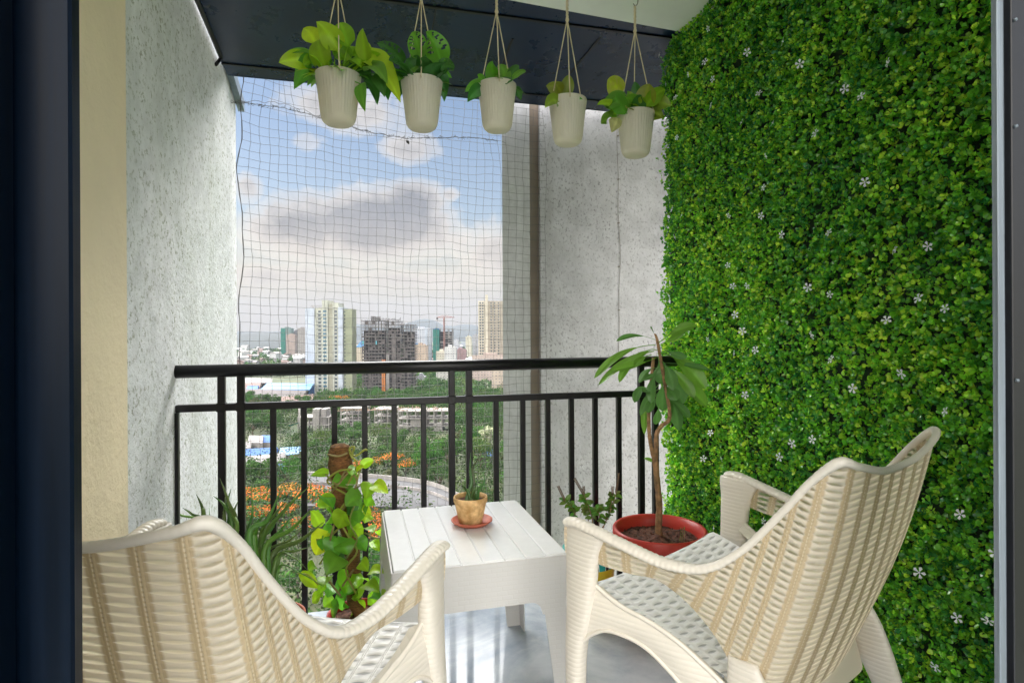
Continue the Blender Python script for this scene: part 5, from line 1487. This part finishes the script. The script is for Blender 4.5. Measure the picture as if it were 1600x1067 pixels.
# tall beige tower at the right edge of the opening
D = 720; pc = 765; k = pxm(D); t = site('apartment_tower', 'tall beige tower with many balconies next to the grey pillar', 'building', pc, D)
M_beige = M_paint('beige paint', (0.50, 0.44, 0.36)); M_beigel = M_paint('light beige paint', (0.70, 0.64, 0.52))
piece(t, pc, D, 747.5, 762, 470, 0, 16, M_beigel, 'wall'); piece(t, pc, D, 758.5, 762.5, 460.5, -1, 10, M_beigel, 'stair_tower'); piece(t, pc, D, 762, 800, 470, 1.2, 18, M_beige, 'wall')
fl = [lz(474.5 + 4.4 * i, D) for i in range(20)]
wq = win_mesh(2.0, 1.9, M_glass); window_grid(t, wq, [(x - pc) * k for x in (750.6, 754.5)], 0.0, fl); window_grid(t, win_mesh(1.6, 1.8, M_glass), [(x - pc) * k for x in (767.5, 773, 779)], 1.2, fl)
b = MB()
for z in fl: b.box((747.3 - pc) * k, -1.0, z - 1.0, (757.5 - pc) * k, 0, z - .55); b.box((763 - pc) * k, 0.3, z - .9, (800 - pc) * k, 1.2, z - .6)
b.build('balcony_slabs', M_beigel, t)
simple_tower('apartment_block', 'long low pink and cream block at the foot of the tall beige tower', 737, 800, 556, 700, (0.62, 0.50, 0.44), (0.14, 0.12, 0.12), 3.6, 3.2, 1.05)
simple_tower('apartment_block', 'small white block among the trees just below the railing line', 681, 702, 581, 640, (0.66, 0.64, 0.60), (0.14, 0.13, 0.13), 3.4, 3.2, 1.1)
simple_tower('apartment_block', 'cream low block at tree level beside the grey pillar', 768, 800, 580, 560, (0.60, 0.50, 0.40), (0.14, 0.12, 0.12), 3.2, 3.1, 1.0)
simple_tower('apartment_block', 'low grey block at the right foot of the unfinished tower', 650, 662, 588, 640, (0.35, 0.35, 0.38), (0.12, 0.12, 0.13), 3.2, 3.2, 1.0)

# ---- sheds and roofs at left
def shed(name, label, pts, hz, mr, mw, group=None, cat='shed'):
    """pts: four photo points of the eaves (at height hz above ground), gable along the long side"""
    W = [onZ(u, v, G + hz) for u, v in pts]; c = sum(W, Vector()) / 4
    t = thing(name, label, cat, (c.x, c.y, G), 0, group)
    L = [Vector((p.x - c.x, p.y - c.y, hz)) for p in W]
    b = MB(); lo = [Vector((p.x, p.y, 0)) for p in L]; b.add(lo + L, [(0, 1, 5, 4), (1, 2, 6, 5), (2, 3, 7, 6), (3, 0, 4, 7)]); b.build('wall', mw, t)
    e1 = (L[0] + L[3]) / 2 + Vector((0, 0, 2.2)); e2 = (L[1] + L[2]) / 2 + Vector((0, 0, 2.2))
    b = MB(); q = [p * 1.02 for p in L]
    for p in q: p.z = hz
    b.add(q + [e1 * 1.01, e2 * 1.01], [(0, 1, 5, 4), (2, 3, 4, 5), (3, 0, 4), (1, 2, 5), (0, 3, 2, 1)]); b.build('roof', mr, t)
    return t
shed('factory_shed', 'large shed with pale sky blue roof in front of the green and white tower', [(408, 608), (483, 609), (495, 599.5), (425, 598.5)], 10, M_blue, M_bluedk)
shed('factory_shed', 'long dark roofed shed below the blue roofed one', [(378, 618), (470, 622), (486, 609), (385, 606)], 8, M_roofdk, M_roofdk)
shed('factory_shed', 'second dark shed with rusty roof edge nearer the trees', [(440, 630), (488, 624), (492, 616), (440, 620)], 7, M_roofred, M_roofdk)
shed('factory_shed', 'pale roofed long shed behind the blue roofed one', [(375, 598), (425, 598), (425, 591), (375, 590)], 9, M_rooflt, M_roofdk)
shed('factory_shed', 'reddish brown shed roof left of the blue roof', [(372, 606), (405, 606), (410, 599), (372, 598)], 8, M_roofred, M_roofdk)
shed('factory_shed', 'small shed with deep blue roof patch at the left edge', [(385, 609), (402, 609), (405, 604), (388, 604)], 9.5, M_bluedk, M_bluedk)
hl = ['small shack with white sheet roof and blue tarpaulin behind the second bar', 'blue tarpaulin roofed shack in the settlement', 'long white sheet roof in the settlement below the trees', 'low blue tarpaulin strip along the white roofs',
      'bright white sheet roof nearest the trees', 'small blue tarpaulin roof at the bottom of the settlement', 'pale blue tarpaulin roof right of the shacks', 'tiny white roof at the settlement edge', 'blue tarpaulin far right near the pale tree']
for lb, pts, hz, m1 in zip(hl, [[(387,691),(410,692),(413,684),(392,683)],[(408,691),(424,691),(426,684),(410,683)],[(378,728),(428,722),(430,712),(378,716)],[(380,714),(430,710),(436,703),(384,705)],
        [(430,722),(446,718),(446,710),(430,713)],[(430,740),(446,738),(446,728),(432,729)],[(436,712),(472,708),(474,701),(440,703)],[(376,700),(392,700),(394,695),(378,695)],[(752,712),(775,712),(777,703),(754,703)]],
        [4.5, 4.2, 3.5, 3.2, 3.6, 3.0, 3.3, 3.2, 3.5], [M_rooflt, M_bluedk, M_rooflt, M_bluedk, M_rooflt, M_bluedk, M_paint('faded blue tarp', (0.25, 0.42, 0.7)), M_rooflt, M_bluedk]):
    shed('shack', lb, pts, hz, m1, M_conc, 'tin roofed shacks among the trees', 'shack')

# ---- near unfinished low building
D = 335; pc = 600; k = pxm(D); t = site('unfinished_building', 'low pale unfinished concrete building with open floors among the trees', 'building', pc, D)
frame_block(t, pc, D, 622, 662, 641, None, 0, 12, 4.3, 5.0, M_concl, .15, 3, 11, False, colw=.6, slab=.5)
frame_block(t, pc, D, 664, 701, 642, None, 3, 12, 4.3, 4.3, M_concl, .45, 1, 12, False, colw=.6, slab=.5)
frame_block(t, pc, D, 581, 612, 640, None, 6, 12, 4.0, 4.0, M_concl, .3, 2, 13, False, colw=.6, slab=.4)
frame_block(t, pc, D, 528, 565, 638, None, 5, 12, 3.4, 3.4, M_concl, .35, 2, 14, False, colw=.6, slab=.4)
piece(t, pc, D, 486, 496, 638, 2, 8, M_concl, 'stair_tower'); piece(t, pc, D, 497, 506, 639, 4, 8, M_conc, 'stair_tower')
frame_block(t, pc, D, 462, 510, 651, None, 3, 12, 4.4, 4.4, M_concl, .3, 1, 15, False, colw=.6, slab=.5)
piece(t, pc, D, 640, 662, 641, 1.5, .5, M_concl, 'wall', z0=lz(679, D), ztop=lz(652, D)); piece(t, pc, D, 652, 666, 660, 8, .5, M_conc, 'wall')
b = MB(); r = random.Random(31)
for q in range(120):
    u = r.uniform(525, 700); y_ = r.uniform(0, 14); z0 = lz(641.5, D)
    b.tube([((u - pc) * k, y_, z0), ((u - pc) * k + r.uniform(-.4, .4), y_, z0 + r.uniform(.5, 1.8))], 0.09, 4)
for q in range(26):
    u = r.uniform(525, 690); z0 = lz(641.5, D) + .25; b.tube([((u - pc) * k, r.uniform(0, 10), z0), ((u - pc) * k + r.uniform(2, 6), r.uniform(0, 10), z0 + r.uniform(-.1, .5))], 0.13, 4)
b.build('rebar_and_planks', mat('rusty steel and planks', (0.26, 0.17, 0.13), .9), t)
t = site('mast_pole', 'tall white pole with a teal cloth awning left of the low unfinished building', 'pole', 467, 320)
b = MB(); b.tube([(0, 0, 0), (0, 0, lz(636, 320))], 0.55, 10); b.build('pole', M_concl, t)
b = MB(); zz = lz(663, 320); b.grid([[Vector((-6.2 + i * 1.35, -1 + j * 1.0, zz + 1.6 * math.sin(i / 5 * 1.6) - .25 * j + .2 * math.sin(i * 2 + j))) for i in range(6)] for j in range(4)]); b.build('awning', M_paint('teal cloth', (0.03, 0.45, 0.38)), t)

# ---- curved flyover road
M_road = mat('worn asphalt', (0.042, 0.042, 0.045), 0.95, var=[(0.2, (0.85, 0.85, 0.85), (1.15, 1.15, 1.15), 0.35, 0.65)])
zr = G + 7
farE = [(480, 742), (560, 745), (600, 748), (640, 752), (672, 758), (700, 768), (730, 784), (760, 806)]
near = [(480, 790), (560, 790), (600, 791), (640, 793), (664, 798), (690, 810), (712, 828), (735, 850)]
fe = smooth_path([onZ(u, v, zr) for u, v in farE], 8); ne = smooth_path([onZ(u, v, zr) for u, v in near], 8)
b = MB(); b.grid([fe, ne]); b.grid([ne, [p - Vector((0, 0, 1.6)) for p in ne]]); b.grid([fe, [p - Vector((0, 0, 1.6)) for p in fe]])
tag(b.build('road', M_road), kind='structure')
t = thing('road_barrier', 'pale concrete parapet along the far edge of the curved road', 'barrier', (fe[0].x, fe[0].y, zr)); o = fe[0].copy(); o.z = zr
b = MB(); up1 = Vector((0, 0, 1.3)); inn = Vector((0.1, -0.5, 0))
b.grid([[p - o for p in fe], [p + up1 - o for p in fe], [p + up1 + inn - o for p in fe], [p + inn - o for p in fe]], smooth=False); b.build('parapet', M_concl, t)
t = thing('road_barrier', 'grey median wall running down the middle of the curved road', 'barrier', (fe[0].x, fe[0].y, zr))
mdp = [a.lerp(c, .34) for a, c in zip(fe, ne)]
b = MB(); up1 = Vector((0, 0, .9)); b.grid([[p - o for p in mdp], [p + up1 - o for p in mdp], [p + up1 + inn - o for p in mdp], [p + inn - o for p in mdp]], smooth=False); b.build('median', M_conc, t)

# ---- trees
M_crown = leaf_attr_mat('tree foliage', 0.8, 0.18, 0.05)
M_trunk = mat('tree bark', (0.12, 0.09, 0.065), .95, bump=[(3, .5, .05)])
def crown_mesh(name, seed, R_, H_, base, cols, ncard=1500, card=0.62, lobes=13, flat=False, flower=None, fl_frac=0.0, droop=0.0):
    r = np.random.RandomState(seed)
    lc = []
    for i in range(lobes):
        a = r.uniform(0, 2 * np.pi); q = np.sqrt(r.uniform(0, 1)) * 0.66
        z = base + H_ * (r.uniform(0.30, 0.80) * (1 - 0.55 * q ** 2)) if not flat else base + H_ * r.uniform(.45, .62)
        lc.append((R_ * q * np.cos(a), R_ * q * np.sin(a), z, R_ * r.uniform(.26, .46), r.uniform(.78, 1.25)))
    lc = np.array(lc); idx = r.randint(0, lobes, ncard)
    v = r.normal(0, 1, (ncard, 3)); v[:, 2] += 0.35; v /= np.linalg.norm(v, axis=1)[:, None]
    rad_ = lc[idx, 3] * (0.72 + 0.36 * r.beta(4, 2, ncard))
    sq = np.array([1, 1, 0.75 if not flat else 0.42])
    P = lc[idx, :3] + v * rad_[:, None] * sq
    nrm = v + r.normal(0, .55, (ncard, 3)); nrm /= np.linalg.norm(nrm, axis=1)[:, None]
    t1 = np.cross(nrm, r.normal(0, 1, (ncard, 3))); t1 /= np.linalg.norm(t1, axis=1)[:, None]; t2 = np.cross(nrm, t1)
    s = card * r.uniform(.6, 1.3, ncard)[:, None]
    V = np.stack([P - t1 * s * .5, P + t2 * s * .34 + nrm * s * .06, P + t1 * s * .5, P - t2 * s * .34], 1).reshape(-1, 3)
    c = np.array(cols)[r.randint(0, len(cols), ncard)] * lc[idx, 4][:, None] * r.uniform(.88, 1.12, (ncard, 1))
    if flower is not None:
        top = (v[:, 2] > 0.05) & (r.uniform(0, 1, ncard) < fl_frac) & (lc[idx, 4] > .86)
        c[top] = np.array(flower) * r.uniform(.7, 1.25, (top.sum(), 1))
    me = bpy.data.meshes.new(name); n = ncard
    me.vertices.add(n * 4); me.vertices.foreach_set('co', V.ravel().astype(np.float32)); me.loops.add(n * 4); me.loops.foreach_set('vertex_index', np.arange(n * 4, dtype=np.int32))
    me.polygons.add(n); me.polygons.foreach_set('loop_start', np.arange(n, dtype=np.int32) * 4); me.update(calc_edges=True); me.validate()
    ca = me.color_attributes.new('Col', 'FLOAT_COLOR', 'POINT'); c4 = np.ones((n * 4, 4), dtype=np.float32); c4[:, :3] = np.repeat(c, 4, 0); ca.data.foreach_set('color', c4.ravel())
    me.materials.append(M_crown); return me
def trunk_mesh(seed, R_, base, H_):
    r = random.Random(seed); b = MB()
    b.tube([(0, 0, -0.5), (r.uniform(-.3, .3), r.uniform(-.3, .3), base * .6), (0, 0, base + H_ * .3)], [.42, .30, .20], 8)
    for i in range(6):
        a = i * 1.05 + r.uniform(-.3, .3); q = R_ * r.uniform(.4, .62)
        b.tube([(0, 0, base * .75), (q * .5 * math.cos(a), q * .5 * math.sin(a), base + H_ * .2), (q * math.cos(a), q * math.sin(a), base + H_ * .5)], [.2, .14, .06], 6)
    return b.mesh('trunk', M_trunk)
g1 = [(0.034, 0.075, 0.018), (0.042, 0.088, 0.020), (0.028, 0.062, 0.018)]
g2 = [(0.055, 0.088, 0.022), (0.065, 0.098, 0.026), (0.045, 0.075, 0.020)]
g3 = [(0.036, 0.105, 0.018), (0.048, 0.130, 0.018), (0.028, 0.080, 0.018)]
g4 = [(0.080, 0.085, 0.040), (0.066, 0.074, 0.034)]
PROTO = {
 'dense dark green': [(crown_mesh('crown', 1, 6.2, 9, 3, g1), trunk_mesh(1, 6.2, 3, 9)), (crown_mesh('crown', 2, 5.4, 8, 3, g1, lobes=10), trunk_mesh(2, 5.4, 3, 8))],
 'pale olive green': [(crown_mesh('crown', 3, 6.6, 9.5, 3, g2, card=.55), trunk_mesh(3, 6.6, 3, 9.5)), (crown_mesh('crown', 4, 5.6, 8.5, 2.5, g2, lobes=10, card=.55), trunk_mesh(4, 5.6, 2.5, 8.5))],
 'bright green': [(crown_mesh('crown', 5, 5.6, 9, 2.5, g3), trunk_mesh(5, 5.6, 2.5, 9))],
 'dry brownish': [(crown_mesh('crown', 6, 4.4, 6.5, 2.2, g4, 1000, lobes=8), trunk_mesh(6, 4.4, 2.2, 6.5))],
 'orange flowering': [(crown_mesh('crown', 7, 7.0, 7.5, 3, g3, 2000, .62, 16, True, (0.46, 0.13, 0.03), .55), trunk_mesh(7, 7.0, 3, 7.5)), (crown_mesh('crown', 8, 6.6, 7.0, 3, g2, 2000, .60, 15, True, (0.52, 0.20, 0.04), .45), trunk_mesh(8, 6.6, 3, 7.0))],
 'cream flowering': [(crown_mesh('crown', 9, 3.4, 13, 2.5, [(0.42, 0.42, 0.30), (0.30, 0.33, 0.20), (0.12, 0.17, 0.07)], 1300, .6, 12), trunk_mesh(9, 3.4, 2.5, 13))],
}
def add_tree(kind, x, y, s, rz, label, group='trees below the balcony', zs_=1.0, pi=0):
    cm, tm = PROTO[kind][pi % len(PROTO[kind])]
    t = thing('tree', label, 'tree', (x, y, G), rz, group)
    for nm, me in (('crown', cm), ('trunk', tm)):
        o = bpy.data.objects.new(nm, me); COL.objects.link(o); o.parent = t; o.scale = (s, s, s * zs_)
    return t
def proj(p):
    q = Vector(p) - CAM; D_ = q.dot(_fw); return 800 + FPX * q.dot(_R) / D_, HOR - FPX * q.dot(_U) / D_, D_
def blocked(u, v, D_):
    if 300 < D_ < 352 and 440 < u < 712: return True          # low unfinished building
    if 372 < u < 452 and 694 < v < 745: return True           # shacks
    if 380 < u < 430 and 682 < v < 712: return True
    if 500 < D_ < 580 and (472 < u < 555 or 558 < u < 655): return True
    if 372 < u < 500 and 590 < v < 634: return True
    if 480 < u < 745 and 740 < v - (0) < 905 and v < np.interp(u, [480, 560, 664, 712, 745], [812, 815, 822, 850, 890]) + 5 and v > np.interp(u, [480, 560, 672, 730, 760], [752, 755, 768, 800, 820]): return True
    return False
placed = []
lab_or = 'orange flowering tree with a flat spreading crown, one of the band beside the curved road'
def try_place(u, v, kind, s, label, pi=0, zs_=1.0, force=False):
    p = gp(u, v); _, _, D_ = proj(p)
    if not force:
        if blocked(u, v, D_): return False
        for (a, c, q) in placed:
            if (a - p.x) ** 2 + (c - p.y) ** 2 < ((q + s) * 3.9) ** 2: return False
    placed.append((p.x, p.y, s)); add_tree(kind, p.x, p.y, s, rs.uniform(0, 6.28), label, zs_=zs_, pi=pi); return True
# hand placed ones
for u, v, s in [(388, 805, 1.0), (420, 812, 1.05), (455, 800, 1.0), (488, 812, 1.1), (520, 822, 1.0), (400, 838, .95), (360, 815, 1.0), (440, 830, .9), (560, 845, 1.0), (598, 850, .95), (628, 845, .8), (665, 838, .7), (572, 870, .9), (470, 850, .8), (545, 800, .75)]:
    try_place(u, v, 'orange flowering', s, lab_or, int(u) % 2, force=True)
for u, v, s in [(585, 745, .9), (612, 742, 1.0), (634, 748, .8), (560, 748, .8), (645, 735, .6)]:
    try_place(u, v, 'orange flowering', s, 'orange flowering tree in the green below the low unfinished building', int(u) % 2, force=True)
try_place(532, 638, 'orange flowering', 1.15, 'lone orange flowering tree at the foot of the white and green tower', 0, force=True)
try_place(762, 716, 'cream flowering', 1.25, 'narrow tall cream flowering tree near the right edge of the view', 0, force=True)
try_place(668, 752, 'bright green', 1.25, 'bright green tree with a tall drooping crown right of the orange ones', 0, 1.25, force=True)
lab = {'dense dark green': 'round dark green tree, one of many alike filling the ground below', 'pale olive green': 'pale olive green tree with a soft rounded crown, one of many alike',
       'bright green': 'fresh bright green tree, one of several alike in the green below', 'dry brownish': 'small brownish dry looking tree, one of a few alike'}
kinds = ['dense dark green', 'pale olive green', 'bright green', 'dry brownish']
cnt = 0
cand = []
for _ in range(9000):
    D_ = math.sqrt(rs.uniform(75 ** 2, 500 ** 2)); u = rs.uniform(325, 860); cand.append((D_, u))
for D_, u in cand:
    if cnt >= 262: break
    v = HOR + FPX * (ZC - G) / D_
    q = noise.noise(Vector((u * 0.012, D_ * 0.014, 3.0))) + rs.normal(0, .16)
    kd = kinds[0] if q < -.05 else kinds[1] if q < .2 else kinds[2] if q < .42 else kinds[3]
    s = rs.uniform(.8, 1.25) * (0.85 if D_ < 130 else 1.0)
    if 300 > D_ > 180 and 600 < u < 700: s *= .8
    if try_place(u, v, kd, s, lab[kd], rs.randint(0, 2), rs.uniform(.85, 1.15)): cnt += 1
ORD = ['first', 'second', 'third', 'fourth', 'fifth', 'sixth', 'seventh', 'eighth', 'ninth', 'tenth', 'eleventh', 'twelfth']
bars = sorted([-0.658] + full + short)
def gap_name(u):
    X = onY(u, 700, YR).x; i = sum(1 for q in bars if q < X)
    return ('the %s railing gap' % ORD[i - 1]) if 1 <= i <= 12 else ('left of the railing' if i < 1 else 'the right railing end')
short_l = {'round dark': 'dark green tree', 'pale olive': 'pale olive tree', 'fresh brig': 'bright green tree', 'small brow': 'brownish tree', 'orange flo': 'orange flowering tree'}
bucket = {}
for o_ in list(COL.objects):
    if o_.get('category') == 'tree' and o_['label'][:10] in short_l:
        u_, v_, D_ = proj(o_.location); bucket.setdefault((short_l[o_['label'][:10]], gap_name(u_)), []).append((v_, o_))
for (kd_, gn), L_ in bucket.items():
    L_.sort(key=lambda q: -q[0])
    for i_, (v_, o_) in enumerate(L_):
        nth = ORD[i_] + ' from the bottom' if i_ < 12 else ('%dth from the bottom' % (i_ + 1))
        o_['label'] = '%s beyond %s, %s among its kind' % (kd_, gn, nth)

# far woods: one mass nobody could count
def woods(name, n, D0, D1, u0, u1, seed, cards=90, cs=1.7, skip=None, cols=g1 + g2[:2] + g1):
    r = np.random.RandomState(seed); V = []; C_ = []
    for i in range(n):
        D_ = math.sqrt(r.uniform(D0 ** 2, D1 ** 2)); u = r.uniform(u0, u1); v = HOR + FPX * (ZC - G) / D_
        if skip and skip(u, v, D_): continue
        p = np.array(onZ(u, v, G)); R_ = r.uniform(4.5, 7.5)
        q = r.normal(0, 1, (cards, 3)); q[:, 2] = np.abs(q[:, 2]); q /= np.linalg.norm(q, axis=1)[:, None]
        c0 = np.array(cols[r.randint(len(cols))]) * r.uniform(.75, 1.25)
        P = p + q * np.array([R_, R_, R_ * r.uniform(1.1, 1.7)]) * r.uniform(.75, 1.1, (cards, 1)) + np.array([0, 0, 1.5])
        nr = q + r.normal(0, .5, (cards, 3)); nr /= np.linalg.norm(nr, axis=1)[:, None]
        t1 = np.cross(nr, r.normal(0, 1, (cards, 3))); t1 /= np.linalg.norm(t1, axis=1)[:, None]; t2 = np.cross(nr, t1); s = cs * r.uniform(.6, 1.3, (cards, 1))
        V.append(np.stack([P - t1 * s * .5, P + t2 * s * .4, P + t1 * s * .5, P - t2 * s * .4], 1).reshape(-1, 3)); C_.append(np.repeat(c0 * r.uniform(.88, 1.12, (cards, 1)), 4, 0))
    V = np.concatenate(V); C_ = np.concatenate(C_); n = len(V) // 4
    me = bpy.data.meshes.new(name); me.vertices.add(n * 4); me.vertices.foreach_set('co', V.ravel().astype(np.float32)); me.loops.add(n * 4); me.loops.foreach_set('vertex_index', np.arange(n * 4, dtype=np.int32))
    me.polygons.add(n); me.polygons.foreach_set('loop_start', np.arange(n, dtype=np.int32) * 4); me.update(calc_edges=True); me.validate()
    ca = me.color_attributes.new('Col', 'FLOAT_COLOR', 'POINT'); c4 = np.ones((n * 4, 4), dtype=np.float32); c4[:, :3] = C_; ca.data.foreach_set('color', c4.ravel())
    me.materials.append(M_crown); o = bpy.data.objects.new(name, me); COL.objects.link(o); tag(o, kind='stuff'); return o
def sk(u, v, D_): return blocked(u, v, D_) or (610 < D_ < 760 and 735 < u)
tag(woods('woodland', 1500, 480, 900, 300, 880, 5, 90, 1.9, sk), 'mass of tree crowns around the towers beyond the low unfinished building', 'woodland')
tag(woods('far_woodland', 2300, 900, 2600, 200, 900, 6, 26, 5.0, lambda u, v, D_: False), 'hazy tree cover between the far houses below the hills', 'woodland')
tag(woods('shrubbery', 1300, 60, 500, 310, 880, 8, 120, 0.8, lambda u, v, D_: blocked(u, v, D_), cols=[(0.030, 0.060, 0.015), (0.040, 0.062, 0.020), (0.024, 0.05, 0.014)]), 'low shrubs filling the gaps between the nearer trees', 'shrubs')

# small far houses on the left
M_h = [M_paint('house wall pale', (0.58, 0.55, 0.52)), M_paint('house wall pink', (0.46, 0.36, 0.33)), M_paint('house wall grey', (0.40, 0.40, 0.41)), M_paint('house wall white', (0.70, 0.70, 0.70))]
hm = []
for k_ in range(4):
    b = MB(); w = 9 + 3 * k_; b.box(-w / 2, -5, 0, w / 2, 5, 7 + 2 * k_); w1 = b.mesh('wall', M_h[k_])
    b = MB(); b.add([(-w / 2 - .5, -5.5, 7 + 2 * k_), (w / 2 + .5, -5.5, 7 + 2 * k_), (w / 2 + .5, 5.5, 7 + 2 * k_), (-w / 2 - .5, 5.5, 7 + 2 * k_), (-w / 2, 0, 9 + 2 * k_), (w / 2, 0, 9 + 2 * k_)], [(0, 1, 5, 4), (2, 3, 4, 5), (3, 0, 4), (1, 2, 5), (0, 3, 2, 1)])
    w2 = b.mesh('roof', [M_rooflt, M_roofred, M_h[3], M_conc][k_]); hm.append((w1, w2))
r = random.Random(44)
for i in range(110):
    D_ = r.uniform(900, 2300); u = r.uniform(365, 480) if i % 3 else r.uniform(555, 800)
    v = HOR + FPX * (ZC - G) / D_; p = onZ(u, v, G)
    t = thing('house', 'tiny hazy house, one of the many scattered below the far hills', 'house', (p.x, p.y, G), r.uniform(0, 3), 'houses scattered below the far hills')
    hk = r.randrange(4); w1, w2 = hm[hk]; s = r.uniform(.9, 1.5)
    t['label'] = ['tiny hazy pale house with light roof below the far hills', 'tiny hazy pinkish house with rusty roof below the far hills', 'tiny hazy grey house with white roof below the far hills', 'tiny hazy white house with grey roof below the far hills'][hk]
    for nm, me in (('wall', w1), ('roof', w2)):
        o = bpy.data.objects.new(nm, me); COL.objects.link(o); o.parent = t; o.scale = (s, s, s * r.uniform(.8, 1.4) if nm == 'wall' and False else s)

# ---- the air: thin even haze round everything
mh = bpy.data.materials.new('haze'); mh.use_nodes = True; th = mh.node_tree; th.nodes.clear(); N = NT(th)
pv = N.n('ShaderNodeVolumePrincipled'); pv.inputs['Color'].default_value = (0.27, 0.32, 0.41, 1); pv.inputs['Density'].default_value = HAZE = 0.00007; pv.inputs['Anisotropy'].default_value = 0.0
oo = N.n('ShaderNodeOutputMaterial'); N.link(pv.outputs[0], oo.inputs['Volume'])
b = MB(); b.box(-7100, -3100, G - 3, 7100, 8100, 420)
ob = b.build('haze', mh); tag(ob, kind='stuff')
